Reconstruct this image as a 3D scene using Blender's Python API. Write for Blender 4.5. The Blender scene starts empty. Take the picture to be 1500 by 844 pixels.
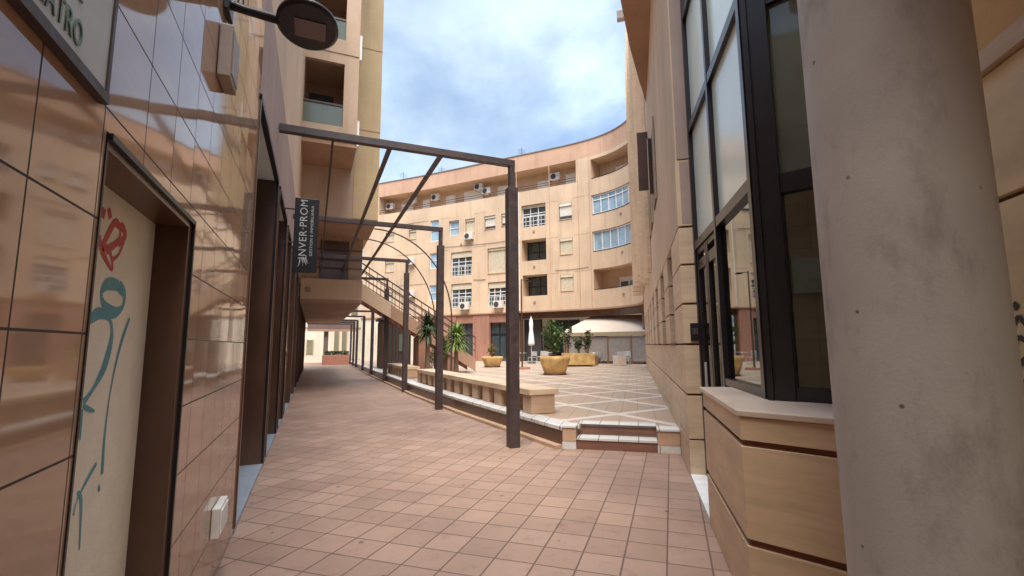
import bpy, bmesh, math, random
from mathutils import Vector, Matrix
random.seed(7)
rad = math.radians
sc = bpy.context.scene
col = sc.collection

# ------------------------------------------------------------------ camera
YAW, PITCH, ROLL, FPX = rad(22.9), rad(7.0), rad(0.4), 685.0
fwd = Vector((math.sin(YAW)*math.cos(PITCH), math.cos(YAW)*math.cos(PITCH), math.sin(PITCH)))
rgt = Vector((math.cos(YAW), -math.sin(YAW), 0))
upv = rgt.cross(fwd)
cx = math.cos(ROLL)*rgt - math.sin(ROLL)*upv
cy = math.cos(ROLL)*upv + math.sin(ROLL)*rgt
cd = bpy.data.cameras.new('camera'); cam = bpy.data.objects.new('camera', cd); col.objects.link(cam)
M = Matrix((cx, cy, -fwd)).transposed().to_4x4(); M.translation = (0, 0, 1.6)
cam.matrix_world = M
cd.sensor_width = 36; cd.lens = 36*FPX/1500; cd.clip_start = .05; cd.clip_end = 500
sc.camera = cam

# ------------------------------------------------------------------ world + sun
SUN_EL, SUN_AZ = rad(64), rad(200)      # compass azimuth, clockwise from +Y
w = bpy.data.worlds.new('World'); sc.world = w; w.use_nodes = True
nt = w.node_tree; nt.nodes.clear(); N = nt.nodes.new; Lk = nt.links.new
out = N('ShaderNodeOutputWorld'); bg = N('ShaderNodeBackground'); bg.inputs[1].default_value = .082
sky = N('ShaderNodeTexSky'); sky.sky_type = 'NISHITA'; sky.sun_disc = False
sky.sun_elevation = SUN_EL; sky.sun_rotation = SUN_AZ; sky.air_density = 1.0; sky.dust_density = .6
tc = N('ShaderNodeTexCoord'); mp = N('ShaderNodeMapping'); mp.inputs['Scale'].default_value = (1, 1, 1.7)
mp.inputs['Location'].default_value = (1.3, .35, .2)
Lk(tc.outputs['Generated'], mp.inputs[0])
n1 = N('ShaderNodeTexNoise'); n1.inputs['Scale'].default_value = 2.3; n1.inputs['Detail'].default_value = 9; n1.inputs['Roughness'].default_value = .55
n1.inputs['Distortion'].default_value = .15
Lk(mp.outputs[0], n1.inputs['Vector'])
r1 = N('ShaderNodeValToRGB'); r1.color_ramp.elements[0].position = .40; r1.color_ramp.elements[1].position = .60
r1.color_ramp.elements[0].color = (.18, .18, .18, 1)
Lk(n1.outputs[0], r1.inputs[0])
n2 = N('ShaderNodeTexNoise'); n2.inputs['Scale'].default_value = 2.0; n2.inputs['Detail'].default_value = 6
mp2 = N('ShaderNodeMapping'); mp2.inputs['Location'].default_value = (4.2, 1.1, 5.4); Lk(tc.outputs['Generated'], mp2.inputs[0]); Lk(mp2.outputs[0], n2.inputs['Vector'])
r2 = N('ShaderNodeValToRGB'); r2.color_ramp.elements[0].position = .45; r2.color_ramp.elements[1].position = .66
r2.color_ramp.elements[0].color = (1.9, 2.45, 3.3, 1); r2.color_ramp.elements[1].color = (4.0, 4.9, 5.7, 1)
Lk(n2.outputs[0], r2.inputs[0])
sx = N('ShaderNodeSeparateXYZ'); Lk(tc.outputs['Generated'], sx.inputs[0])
zr = N('ShaderNodeMapRange'); zr.inputs[1].default_value = .64; zr.inputs[2].default_value = .9; zr.inputs[3].default_value = 1.0; zr.inputs[4].default_value = 4.6  # clouds overhead, above the view, brightened as added fill light
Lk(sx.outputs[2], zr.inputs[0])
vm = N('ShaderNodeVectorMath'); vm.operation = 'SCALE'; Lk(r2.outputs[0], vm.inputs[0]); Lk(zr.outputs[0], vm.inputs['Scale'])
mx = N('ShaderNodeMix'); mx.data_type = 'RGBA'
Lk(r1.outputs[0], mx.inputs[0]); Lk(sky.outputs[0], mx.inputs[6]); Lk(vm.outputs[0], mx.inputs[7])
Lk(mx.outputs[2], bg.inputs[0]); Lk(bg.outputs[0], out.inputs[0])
sl = bpy.data.lights.new('sun', 'SUN'); sl.energy = 2.3; sl.angle = rad(38); sl.color = (1, .93, .82)
so = bpy.data.objects.new('sun', sl); col.objects.link(so)
sd = Vector((math.sin(SUN_AZ)*math.cos(SUN_EL), math.cos(SUN_AZ)*math.cos(SUN_EL), math.sin(SUN_EL)))
so.rotation_euler = sd.to_track_quat('Z', 'Y').to_euler()
sc.view_settings.view_transform = 'Standard'; sc.view_settings.look = 'None'; sc.view_settings.gamma = 1
sc.view_settings.exposure = 1.62
sc.cycles.max_bounces = 8; sc.cycles.diffuse_bounces = 5; sc.cycles.glossy_bounces = 4; sc.cycles.transparent_max_bounces = 12
try: sc.cycles.use_denoising = True
except Exception: pass

# ------------------------------------------------------------------ materials
def newmat(name):
    m = bpy.data.materials.new(name); m.use_nodes = True
    return m, m.node_tree, m.node_tree.nodes['Principled BSDF']
def ramp(t, src, stops):
    r = t.nodes.new('ShaderNodeValToRGB'); e = r.color_ramp.elements
    while len(e) < len(stops): e.new(.5)
    for i, (p, c) in enumerate(stops):
        e[i].position = p; e[i].color = (*c, 1) if len(c) == 3 else c
    t.links.new(src, r.inputs[0]); return r
def sca(c, k): return tuple(min(1, v*k) for v in c)
def noise(t, scale, detail=5, mapscale=None, rough=.55, src=None):
    n = t.nodes.new('ShaderNodeTexNoise'); n.inputs['Scale'].default_value = scale
    n.inputs['Detail'].default_value = detail; n.inputs['Roughness'].default_value = rough
    if src is None:
        g = t.nodes.new('ShaderNodeNewGeometry'); src = g.outputs['Position']
    if mapscale:
        m = t.nodes.new('ShaderNodeMapping'); m.inputs['Scale'].default_value = mapscale
        t.links.new(src, m.inputs[0]); src = m.outputs[0]
    t.links.new(src, n.inputs['Vector']); return n
def bump(t, p, h, s=.3, d=.01):
    b = t.nodes.new('ShaderNodeBump'); b.inputs['Strength'].default_value = s; b.inputs['Distance'].default_value = d
    t.links.new(h, b.inputs['Height']); t.links.new(b.outputs[0], p.inputs['Normal']); return b
def mixc(t, f, a, b, mode='MIX'):
    m = t.nodes.new('ShaderNodeMix'); m.data_type = 'RGBA'; m.blend_type = mode
    for i, v in ((0, f), (6, a), (7, b)):
        if hasattr(v, 'links'): t.links.new(v, m.inputs[i])
        else: m.inputs[i].default_value = v if i == 0 else ((*v, 1) if len(v) == 3 else v)
    return m.outputs[2]
def plain(name, c, rough=.6, metal=0, var=.12, scale=6, bs=.1, spec=None):
    m, t, p = newmat(name)
    n = noise(t, scale, 6)
    r = ramp(t, n.outputs[0], [(.3, sca(c, 1-var)), (.7, sca(c, 1+var))])
    t.links.new(r.outputs[0], p.inputs['Base Color'])
    p.inputs['Roughness'].default_value = rough; p.inputs['Metallic'].default_value = metal
    if spec is not None: p.inputs['Specular IOR Level'].default_value = spec
    if bs:
        nb = noise(t, 60, 4); bump(t, p, nb.outputs[0], bs, .004)
    return m
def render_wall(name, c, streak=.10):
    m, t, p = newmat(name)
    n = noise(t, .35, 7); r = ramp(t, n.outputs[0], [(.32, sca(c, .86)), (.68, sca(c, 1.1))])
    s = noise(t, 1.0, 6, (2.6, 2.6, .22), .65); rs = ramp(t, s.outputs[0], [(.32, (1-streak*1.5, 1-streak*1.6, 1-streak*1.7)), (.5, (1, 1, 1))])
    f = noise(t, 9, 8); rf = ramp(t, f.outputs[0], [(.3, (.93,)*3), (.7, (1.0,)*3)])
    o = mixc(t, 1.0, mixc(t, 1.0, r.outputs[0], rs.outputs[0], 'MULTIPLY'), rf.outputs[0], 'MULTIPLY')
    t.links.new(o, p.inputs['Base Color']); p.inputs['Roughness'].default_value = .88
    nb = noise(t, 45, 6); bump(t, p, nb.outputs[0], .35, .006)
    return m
def stone_mat(name, c, rough=.5, amp=.16, zs=9):
    m, t, p = newmat(name)
    n = noise(t, 1.3, 9, (1, 1, zs), .62)
    r = ramp(t, n.outputs[0], [(.28, sca(c, 1-amp)), (.5, c), (.72, sca(c, 1+amp))])
    g = noise(t, 1.7, 6); rg = ramp(t, g.outputs[0], [(.35, (.86, .84, .82)), (.65, (1, 1, 1))])
    o = mixc(t, 1.0, r.outputs[0], rg.outputs[0], 'MULTIPLY')
    t.links.new(o, p.inputs['Base Color']); p.inputs['Roughness'].default_value = rough
    nb = noise(t, 70, 5); bump(t, p, nb.outputs[0], .15, .003)
    return m
def grid_tex(t, angle, size, mortar, offs=(0, 0), axes='XY', h=None):
    g = t.nodes.new('ShaderNodeNewGeometry'); src = g.outputs['Position']
    if axes == 'YZ':
        s = t.nodes.new('ShaderNodeSeparateXYZ'); c = t.nodes.new('ShaderNodeCombineXYZ')
        t.links.new(src, s.inputs[0]); t.links.new(s.outputs[1], c.inputs[0]); t.links.new(s.outputs[2], c.inputs[1]); src = c.outputs[0]
    m = t.nodes.new('ShaderNodeMapping'); m.inputs['Rotation'].default_value = (0, 0, angle)
    t.links.new(src, m.inputs[0])
    m2 = t.nodes.new('ShaderNodeMapping'); m2.inputs['Location'].default_value = (offs[0], offs[1], 0)
    t.links.new(m.outputs[0], m2.inputs[0])
    b = t.nodes.new('ShaderNodeTexBrick'); b.offset = 0; b.squash = 1
    b.inputs['Scale'].default_value = 1; b.inputs['Mortar Size'].default_value = mortar; b.inputs['Mortar Smooth'].default_value = .15
    b.inputs['Brick Width'].default_value = size; b.inputs['Row Height'].default_value = h or size; b.inputs['Bias'].default_value = 0
    t.links.new(m2.outputs[0], b.inputs['Vector'])
    return b, m2
def pavers(name, c1, c2, cm, angle, size, mortar, offs, rough=.62):
    m, t, p = newmat(name)
    b, mo = grid_tex(t, angle, size, mortar, offs)
    b.inputs['Color1'].default_value = (*c1, 1); b.inputs['Color2'].default_value = (*c2, 1); b.inputs['Mortar'].default_value = (*cm, 1)
    n = noise(t, .7, 8, None, .6); r = ramp(t, n.outputs[0], [(.3, (.78, .76, .75)), (.55, (1, 1, 1)), (.8, (1.0, .97, .93))])
    s = noise(t, 6, 9, None, .7); rs = ramp(t, s.outputs[0], [(.30, (.78, .75, .73)), (.46, (1, 1, 1))])
    v = t.nodes.new('ShaderNodeTexVoronoi'); v.inputs['Scale'].default_value = 2.6; v.inputs['Randomness'].default_value = 1
    g = t.nodes.new('ShaderNodeNewGeometry'); t.links.new(g.outputs['Position'], v.inputs['Vector'])
    rv = ramp(t, v.outputs['Distance'], [(.0, (.35, .32, .3)), (.05, (.5, .46, .44)), (.07, (1, 1, 1))])
    o = mixc(t, 1, mixc(t, 1, mixc(t, 1, b.outputs[0], r.outputs[0], 'MULTIPLY'), rs.outputs[0], 'MULTIPLY'), rv.outputs[0], 'MULTIPLY')
    t.links.new(o, p.inputs['Base Color'])
    rr = ramp(t, n.outputs[0], [(.3, (rough-.12,)*3), (.7, (rough+.1,)*3)]); t.links.new(rr.outputs[0], p.inputs['Roughness'])
    mth = t.nodes.new('ShaderNodeMath'); mth.operation = 'MULTIPLY_ADD'; mth.inputs[1].default_value = -1.0
    t.links.new(b.outputs['Fac'], mth.inputs[0]); t.links.new(s.outputs[0], mth.inputs[2])
    bump(t, p, mth.outputs[0], .5, .004)
    return m
def tile_wall_mat():
    m, t, p = newmat('polished_tile')
    b, mo = grid_tex(t, 0, .33, .0035, (-1.6+.33*10, -.04+.32), 'YZ', .32)
    b.inputs['Color1'].default_value = (.42, .26, .165, 1); b.inputs['Color2'].default_value = (.49, .31, .20, 1); b.inputs['Mortar'].default_value = (.05, .03, .022, 1)
    n = noise(t, 1.1, 8, (1, 1, 5), .6); r = ramp(t, n.outputs[0], [(.3, (.8, .78, .76)), (.7, (1.06, 1.05, 1.03))])
    o = mixc(t, 1, b.outputs[0], r.outputs[0], 'MULTIPLY'); t.links.new(o, p.inputs['Base Color'])
    rr = ramp(t, b.outputs['Fac'], [(0, (.06,)*3), (1, (.8,)*3)]); t.links.new(rr.outputs[0], p.inputs['Roughness'])
    p.inputs['Specular IOR Level'].default_value = .5; p.inputs['IOR'].default_value = 1.52
    nb = noise(t, 1.3, 2)
    mth = t.nodes.new('ShaderNodeMath'); mth.operation = 'MULTIPLY_ADD'; mth.inputs[1].default_value = -.25
    t.links.new(b.outputs['Fac'], mth.inputs[0]); t.links.new(nb.outputs[0], mth.inputs[2])
    bp_ = bump(t, p, mth.outputs[0], .14, .012)
    sn = t.nodes.new('ShaderNodeVectorMath'); sn.operation = 'SNAP'; sn.inputs[1].default_value = (.33, .32, 1); t.links.new(mo.outputs[0], sn.inputs[0])
    wn = t.nodes.new('ShaderNodeTexWhiteNoise'); t.links.new(sn.outputs[0], wn.inputs['Vector'])
    sb = t.nodes.new('ShaderNodeVectorMath'); sb.operation = 'SUBTRACT'; sb.inputs[1].default_value = (.5, .5, .5); t.links.new(wn.outputs['Color'], sb.inputs[0])
    sl2 = t.nodes.new('ShaderNodeVectorMath'); sl2.operation = 'SCALE'; sl2.inputs['Scale'].default_value = .014; t.links.new(sb.outputs[0], sl2.inputs[0])
    ge = t.nodes.new('ShaderNodeNewGeometry'); ad = t.nodes.new('ShaderNodeVectorMath'); t.links.new(ge.outputs['Normal'], ad.inputs[0]); t.links.new(sl2.outputs[0], ad.inputs[1])
    nn_ = t.nodes.new('ShaderNodeVectorMath'); nn_.operation = 'NORMALIZE'; t.links.new(ad.outputs[0], nn_.inputs[0]); t.links.new(nn_.outputs[0], bp_.inputs['Normal'])
    return m
def plaza_mat():
    m, t, p = newmat('plaza_paving')
    def strip(ang, period):
        g = t.nodes.new('ShaderNodeNewGeometry'); mp_ = t.nodes.new('ShaderNodeMapping'); mp_.inputs['Rotation'].default_value = (0, 0, ang)
        t.links.new(g.outputs['Position'], mp_.inputs[0]); s = t.nodes.new('ShaderNodeSeparateXYZ'); t.links.new(mp_.outputs[0], s.inputs[0])
        a = t.nodes.new('ShaderNodeMath'); a.operation = 'ADD'; a.inputs[1].default_value = 200*period+.35; t.links.new(s.outputs[0], a.inputs[0])
        f = t.nodes.new('ShaderNodeMath'); f.operation = 'MODULO'; f.inputs[1].default_value = period; t.links.new(a.outputs[0], f.inputs[0])
        l = t.nodes.new('ShaderNodeMath'); l.operation = 'LESS_THAN'; l.inputs[1].default_value = .17; t.links.new(f.outputs[0], l.inputs[0])
        return l.outputs[0]
    a = strip(rad(37.5+43), 1.55); b = strip(rad(37.5-43), 1.55)
    mxm = t.nodes.new('ShaderNodeMath'); mxm.operation = 'MAXIMUM'; t.links.new(a, mxm.inputs[0]); t.links.new(b, mxm.inputs[1])
    br, mo = grid_tex(t, rad(37.5), .3, .006, (0, 0))
    br.inputs['Color1'].default_value = (.42, .28, .20, 1); br.inputs['Color2'].default_value = (.38, .30, .22, 1); br.inputs['Mortar'].default_value = (.22, .15, .11, 1)
    n = noise(t, .8, 7); r = ramp(t, n.outputs[0], [(.3, (.82,)*3), (.7, (1.05,)*3)])
    o = mixc(t, 1, mixc(t, mxm.outputs[0], br.outputs[0], (.58, .51, .43)), r.outputs[0], 'MULTIPLY')
    t.links.new(o, p.inputs['Base Color']); p.inputs['Roughness'].default_value = .5
    return m
def glass_mat(name, tint, refl_rough=.02, trans=.75, blend=.25):
    m, t, p = newmat(name); t.nodes.remove(p)
    o = t.nodes['Material Output']; tr = t.nodes.new('ShaderNodeBsdfTransparent'); tr.inputs[0].default_value = (*sca(tint, trans), 1)
    gl = t.nodes.new('ShaderNodeBsdfGlossy'); gl.inputs['Roughness'].default_value = refl_rough; gl.inputs[0].default_value = (.95, 1, 1, 1)
    fr = t.nodes.new('ShaderNodeFresnel'); fr.inputs[0].default_value = 1.52
    ma = t.nodes.new('ShaderNodeMath'); ma.operation = 'MULTIPLY_ADD'; ma.inputs[1].default_value = 1.1; ma.inputs[2].default_value = .05; ma.use_clamp = True
    t.links.new(fr.outputs[0], ma.inputs[0])
    ms = t.nodes.new('ShaderNodeMixShader'); t.links.new(ma.outputs[0], ms.inputs[0]); t.links.new(tr.outputs[0], ms.inputs[1]); t.links.new(gl.outputs[0], ms.inputs[2])
    t.links.new(ms.outputs[0], o.inputs[0]); return m
def leaf_mat(name, a, b):
    m, t, p = newmat(name)
    n = noise(t, 7, 3); r = ramp(t, n.outputs[0], [(.3, a), (.7, b)])
    t.links.new(r.outputs[0], p.inputs['Base Color']); p.inputs['Roughness'].default_value = .55
    return m
def concrete_mat():
    m, t, p = newmat('column_concrete'); c = (.50, .455, .415)
    n = noise(t, 1.6, 8); r = ramp(t, n.outputs[0], [(.3, sca(c, .82)), (.7, sca(c, 1.1))])
    s = noise(t, 4.0, 9, (1, 1, .5), .72); rs = ramp(t, s.outputs[0], [(.33, (.68, .65, .63)), (.5, (1, 1, 1))])
    v = t.nodes.new('ShaderNodeTexVoronoi'); v.inputs['Scale'].default_value = 8
    g = t.nodes.new('ShaderNodeNewGeometry'); t.links.new(g.outputs['Position'], v.inputs['Vector'])
    nv = noise(t, 2.2, 2); mk = ramp(t, nv.outputs[0], [(.44, (0, 0, 0)), (.5, (1, 1, 1))])
    rv = ramp(t, v.outputs['Distance'], [(0, (.25, .22, .2)), (.045, (.35, .3, .28)), (.07, (1, 1, 1))])
    pits = mixc(t, mk.outputs[0], (1, 1, 1), rv.outputs[0])
    o = mixc(t, 1, mixc(t, 1, r.outputs[0], rs.outputs[0], 'MULTIPLY'), pits, 'MULTIPLY')
    t.links.new(o, p.inputs['Base Color']); p.inputs['Roughness'].default_value = .7
    nb = noise(t, 90, 6, None, .6); bump(t, p, nb.outputs[0], .3, .003)
    return m

def steel_mat():
    m, t, p = newmat('brown_painted_steel'); c = (.05, .033, .032)
    n = noise(t, 9, 8, None, .7); r = ramp(t, n.outputs[0], [(.3, sca(c, .75)), (.6, sca(c, 1.25)), (.70, (.13, .062, .035))])
    t.links.new(r.outputs[0], p.inputs['Base Color'])
    rr = ramp(t, n.outputs[0], [(.3, (.35,)*3), (.7, (.7,)*3)]); t.links.new(rr.outputs[0], p.inputs['Roughness'])
    nb = noise(t, 40, 5); bump(t, p, nb.outputs[0], .3, .003); return m

MT = dict(
 tile=tile_wall_mat(), plaza=plaza_mat(), concrete=concrete_mat(),
 paver=pavers('terracotta_paver', (.29, .182, .132), (.355, .228, .168), (.13, .078, .055), rad(41.5), .31, .007, (.10+.31*10, -4.455+.31*20)),
 kerbtile=pavers('pale_kerb_tile', (.58, .56, .54), (.63, .61, .58), (.12, .1, .09), rad(37.5), .3, .006, (0, 0), .45),
 peach=render_wall('peach_render', (.66, .485, .335)),
 peach2=render_wall('warm_peach_render', (.62, .45, .31)),
 beam_shade=render_wall('shaded_mauve_render', (.17, .12, .11)), towerp=render_wall('tower_render', (.52, .375, .27)), terra=render_wall('terracotta_render', (.60, .37, .25)),  # bridge mauve has the shade of the passage put into its colour
 yellow=render_wall('ochre_render', (.52, .385, .22)),
 mauve=render_wall('mauve_render', (.40, .29, .25)),
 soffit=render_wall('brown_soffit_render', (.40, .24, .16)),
 cream=render_wall('cream_render', (.78, .70, .56), .12),
 orange=render_wall('orange_render', (.68, .45, .22), .1),
 stone=stone_mat('sawn_stone', (.62, .44, .28)), stone_l=stone_mat('pale_sawn_stone', (.64, .48, .33)),
 stone_b=stone_mat('bench_stone', (.50, .33, .22), .6), groove=plain('joint_red_brown', (.16, .055, .03), .8),
 stone_w=stone_mat('cladding_stone', (.74, .60, .37), .5, .22, 4),
 ledge=stone_mat('ledge_stone', (.58, .46, .37), .4, .08),
 marble=stone_mat('brown_marble', (.105, .052, .034), .3, .3, 1), black=plain('black_metal', (.018, .016, .017), .4, .2),
 iron=steel_mat(), alu=plain('dark_anodised_frame', (.035, .03, .034), .33, .5),
 board=render_wall('pale_board', (.88, .81, .64), .1), red=plain('red_paint', (.55, .07, .05), .6), teal=plain('teal_paint', (.10, .33, .37), .6),
 thresh=plain('grey_blue_threshold', (.30, .33, .37), .35), palesof=plain('pale_panel', (.62, .70, .70), .18, 0, .05, 2, 0),
 white=plain('white_paint', (.80, .79, .77), .5), offw=plain('off_white_plastic', (.70, .66, .60), .5), beige=plain('beige_box', (.33, .25, .21), .5),
 shutter=plain('cream_shutter', (.62, .54, .40), .6), shutterw=plain('pale_shutter', (.74, .68, .60), .6), acm=plain('air_conditioner_white', (.66, .61, .56), .5), grille=plain('dark_grille', (.05, .045, .045), .6),
 dark=plain('dark_interior', (.03, .025, .025), .7), winglass=plain('window_glass', (.05, .065, .075), .07, 0, .2, 2, 0, .8), blueglass=plain('pale_blue_glass', (.30, .42, .52), .08, 0, .25, 1.5, 0, .8),
 frost=plain('frosted_green_glass', (.78, .90, .82), .2, 0, .06, 1, 0, .6), greyglass=plain('grey_green_glass', (.13, .15, .12), .06, 0, .15, 1.2, 0, .7),
 glass=glass_mat('clear_glass', (.85, .9, .86)), brick=render_wall('brick_red_render', (.38, .19, .135), .15), roofd=plain('roof_edge_grey', (.2, .17, .15), .7),
 woodd=plain('dark_brown_panel', (.075, .032, .02), .5), tan=plain('tan_panel', (.34, .27, .17), .6), olive=plain('olive_wall', (.22, .20, .13), .7),
 ochre=plain('ochre_planter', (.52, .33, .13), .75, 0, .35, 3), soil=plain('soil', (.06, .04, .03), .9), lens=plain('lamp_lens', (.17, .12, .12), .15, 0, .1),
 plaque=stone_mat('plaque_stone', (.50, .47, .40), .4, .06), green=plain('green_letter', (.10, .17, .13), .5), lettering=plain('silver_letter', (.55, .55, .56), .4),
 canvas=plain('canvas', (.60, .50, .41), .7), canvasw=plain('white_canvas', (.80, .78, .80), .7), chair=plain('aluminium', (.62, .62, .64), .35, .5), teak=plain('brown_wood', (.25, .12, .06), .6),
 leafd=leaf_mat('dark_leaf', (.025, .05, .018), (.06, .10, .03)), leafg=leaf_mat('green_leaf', (.05, .10, .03), (.10, .18, .05)), leafy=leaf_mat('yellow_green_leaf', (.12, .20, .04), (.26, .36, .08)), leafdry=leaf_mat('dry_leaf', (.16, .12, .04), (.25, .2, .08)),
 stepred=stone_mat('step_riser_tile', (.21, .10, .07), .5, .3), bark=plain('trunk_bark', (.17, .11, .07), .9), curtain=plain('clear_curtain', (.27, .24, .22), .35), tealglass=plain('green_shop_glass', (.05, .13, .11), .1, 0, .4, 1, 0), planterred=plain('planter_red', (.42, .19, .13), .8),
)

# ------------------------------------------------------------------ mesh helpers
class MB:
    def __init__(s): s.v = []; s.f = []; s.sm = []
    def add(s, vs, fs, smooth=False):
        o = len(s.v); s.v += [tuple(v) for v in vs]; s.f += [tuple(i+o for i in f) for f in fs]; s.sm += [smooth]*len(fs); return s
    def prism(s, pts, z0, z1):
        n = len(pts); a = sum(pts[i][0]*pts[(i+1) % n][1]-pts[(i+1) % n][0]*pts[i][1] for i in range(n))
        if a < 0: pts = pts[::-1]
        z0 = z0 if hasattr(z0, '__len__') else [z0]*n; z1 = z1 if hasattr(z1, '__len__') else [z1]*n
        vs = [(p[0], p[1], z0[i]) for i, p in enumerate(pts)] + [(p[0], p[1], z1[i]) for i, p in enumerate(pts)]
        fs = [tuple(range(n-1, -1, -1)), tuple(range(n, 2*n))] + [(i, (i+1) % n, n+(i+1) % n, n+i) for i in range(n)]
        return s.add(vs, fs)
    def box(s, x0, x1, y0, y1, z0, z1): return s.prism([(x0, y0), (x1, y0), (x1, y1), (x0, y1)], z0, z1)
    def obox(s, p, q, z0, z1, ta, tb=0):
        """upright slab from p to q, from tb to ta metres to the right of p->q"""
        dx, dy = q[0]-p[0], q[1]-p[1]; l = math.hypot(dx, dy) or 1; nx, ny = dy/l, -dx/l
        return s.prism([(p[0]+nx*tb, p[1]+ny*tb), (q[0]+nx*tb, q[1]+ny*tb), (q[0]+nx*ta, q[1]+ny*ta), (p[0]+nx*ta, p[1]+ny*ta)], z0, z1)
    def tube(s, pts, r, n=8, caps=True):
        pts = [Vector(p) for p in pts]; rs = r if hasattr(r, '__len__') else [r]*len(pts); vs = []
        for i, p in enumerate(pts):
            d = (pts[min(i+1, len(pts)-1)]-pts[max(i-1, 0)]).normalized()
            a = d.cross(Vector((0, 0, 1)));
            if a.length < 1e-3: a = Vector((1, 0, 0))
            a.normalize(); b = d.cross(a)
            for k in range(n):
                t = 2*math.pi*k/n; vs.append(p+(a*math.cos(t)+b*math.sin(t))*rs[i])
        fs = [(i*n+k, i*n+(k+1) % n, (i+1)*n+(k+1) % n, (i+1)*n+k) for i in range(len(pts)-1) for k in range(n)]
        s.add(vs, fs, n > 5)
        if caps: s.add([vs[k] for k in range(n)], [tuple(range(n))]); s.add([vs[-n+k] for k in range(n)], [tuple(range(n-1, -1, -1))])
        return s
    def bar(s, a, b, w, h):
        """rectangular bar between points, w across (horizontal), h up"""
        a, b = Vector(a), Vector(b); d = (b-a).normalized(); x = d.cross(Vector((0, 0, 1)))
        if x.length < 1e-3: x = Vector((1, 0, 0))
        x.normalize(); y = x.cross(d).normalized(); vs = []
        for p in (a, b):
            for i, j in ((-1, -1), (1, -1), (1, 1), (-1, 1)): vs.append(p+x*(w/2*i)+y*(h/2*j))
        return s.add(vs, [(3, 2, 1, 0), (4, 5, 6, 7), (0, 1, 5, 4), (1, 2, 6, 5), (2, 3, 7, 6), (3, 0, 4, 7)])
    def lathe(s, c, prof, n=32):
        vs = [(c[0]+r*math.cos(2*math.pi*k/n), c[1]+r*math.sin(2*math.pi*k/n), c[2]+z) for r, z in prof for k in range(n)]
        fs = [(i*n+k, i*n+(k+1) % n, (i+1)*n+(k+1) % n, (i+1)*n+k) for i in range(len(prof)-1) for k in range(n)]
        return s.add(vs, fs, True)
    def quad(s, a, b, c, d): return s.add([a, b, c, d], [(0, 1, 2, 3)])
    def leaf(s, p, size):
        d = Vector((random.gauss(0, 1), random.gauss(0, 1), random.gauss(0, .7))).normalized(); u = d.cross(Vector((random.random(), random.random(), random.random()+.1))).normalized()*size*.35
        p = Vector(p); return s.add([p-d*size*.5, p+u, p+d*size*.5, p-u], [(0, 1, 2, 3)])
def worldloc(o):
    v = Vector((0, 0, 0))
    while o: v += o.location; o = o.parent
    return v
def tag(o, label=None, cat=None, group=None, kind=None):
    if label: o['label'] = label
    if cat: o['category'] = cat
    if group: o['group'] = group
    if kind: o['kind'] = kind
    return o
def obj(name, mb, m, parent=None, loc=None, bev=0, label=None):
    me = bpy.data.meshes.new(name); base = worldloc(parent) if parent else Vector(loc or (0, 0, 0))
    me.from_pydata([(v[0]-base.x, v[1]-base.y, v[2]-base.z) for v in mb.v], [], mb.f)
    me.polygons.foreach_set('use_smooth', mb.sm); me.materials.append(MT[m] if isinstance(m, str) else m); me.update()
    bm = bmesh.new(); bm.from_mesh(me); bmesh.ops.recalc_face_normals(bm, faces=bm.faces); bm.to_mesh(me); bm.free()
    o = bpy.data.objects.new(name, me); col.objects.link(o)
    if parent: o.parent = parent
    else: o.location = base
    if bev:
        b = o.modifiers.new('bevel', 'BEVEL'); b.width = bev; b.segments = 2; b.limit_method = 'ANGLE'
    if label: o['label'] = label
    return o
def thing(name, loc, label, cat, group=None):
    o = bpy.data.objects.new(name, None); o.empty_display_size = .2; o.location = loc; col.objects.link(o)
    return tag(o, label, cat, group)
def split_obj(name, mb, m, parent, bev=0):
    """every separate piece of the mesh becomes an object of its own"""
    par = list(range(len(mb.v)))
    def find(i):
        while par[i] != i: par[i] = par[par[i]]; i = par[i]
        return i
    key = {}
    for i, v in enumerate(mb.v):
        k = (round(v[0], 4), round(v[1], 4), round(v[2], 4))
        if k in key: par[find(i)] = find(key[k])
        key[k] = i
    for f in mb.f:
        for i in f[1:]: par[find(i)] = find(f[0])
    groups = {}
    for fi, f in enumerate(mb.f): groups.setdefault(find(f[0]), []).append(fi)
    res = []
    for g_ in groups.values():
        n_ = MB(); mp_ = {}
        for fi in g_:
            ff = []
            for i in mb.f[fi]:
                if i not in mp_: mp_[i] = len(n_.v); n_.v.append(mb.v[i])
                ff.append(mp_[i])
            n_.f.append(tuple(ff)); n_.sm.append(mb.sm[fi])
        res.append(obj(name, n_, m, parent, bev=bev))
    return res
def copy_tree(o, parent=None):
    c = o.copy(); col.objects.link(c)
    if parent: c.parent = parent
    for ch in list(o.children): copy_tree(ch, c)
    return c
def text(name, body, m, parent, origin, right, up, size, extrude=.002, sx=1.0):
    cu = bpy.data.curves.new(name, 'FONT'); cu.body = body; cu.size = size; cu.extrude = extrude; cu.align_x = 'CENTER'; cu.align_y = 'CENTER'; cu.space_character = 1.1
    tmp = bpy.data.objects.new(name, cu); col.objects.link(tmp); dg = bpy.context.evaluated_depsgraph_get(); dg.update()
    me = bpy.data.meshes.new_from_object(tmp.evaluated_get(dg)); bpy.data.objects.remove(tmp)
    r = Vector(right).normalized()*sx; u = Vector(up).normalized(); n = Vector(right).normalized().cross(u); b = worldloc(parent)
    Mx = Matrix((r, u, n)).transposed().to_4x4(); Mx.translation = Vector(origin)-b
    me.transform(Mx); me.materials.clear(); me.materials.append(MT[m]); o = bpy.data.objects.new(name, me); col.objects.link(o); o.parent = parent; return o

# ------------------------------------------------------------------ right wing frame of reference: s along the facade, o outwards into the building
def R(s, o=0): return (4.26+.609*s+.793*o, 4.58+.793*s-.609*o)

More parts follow.
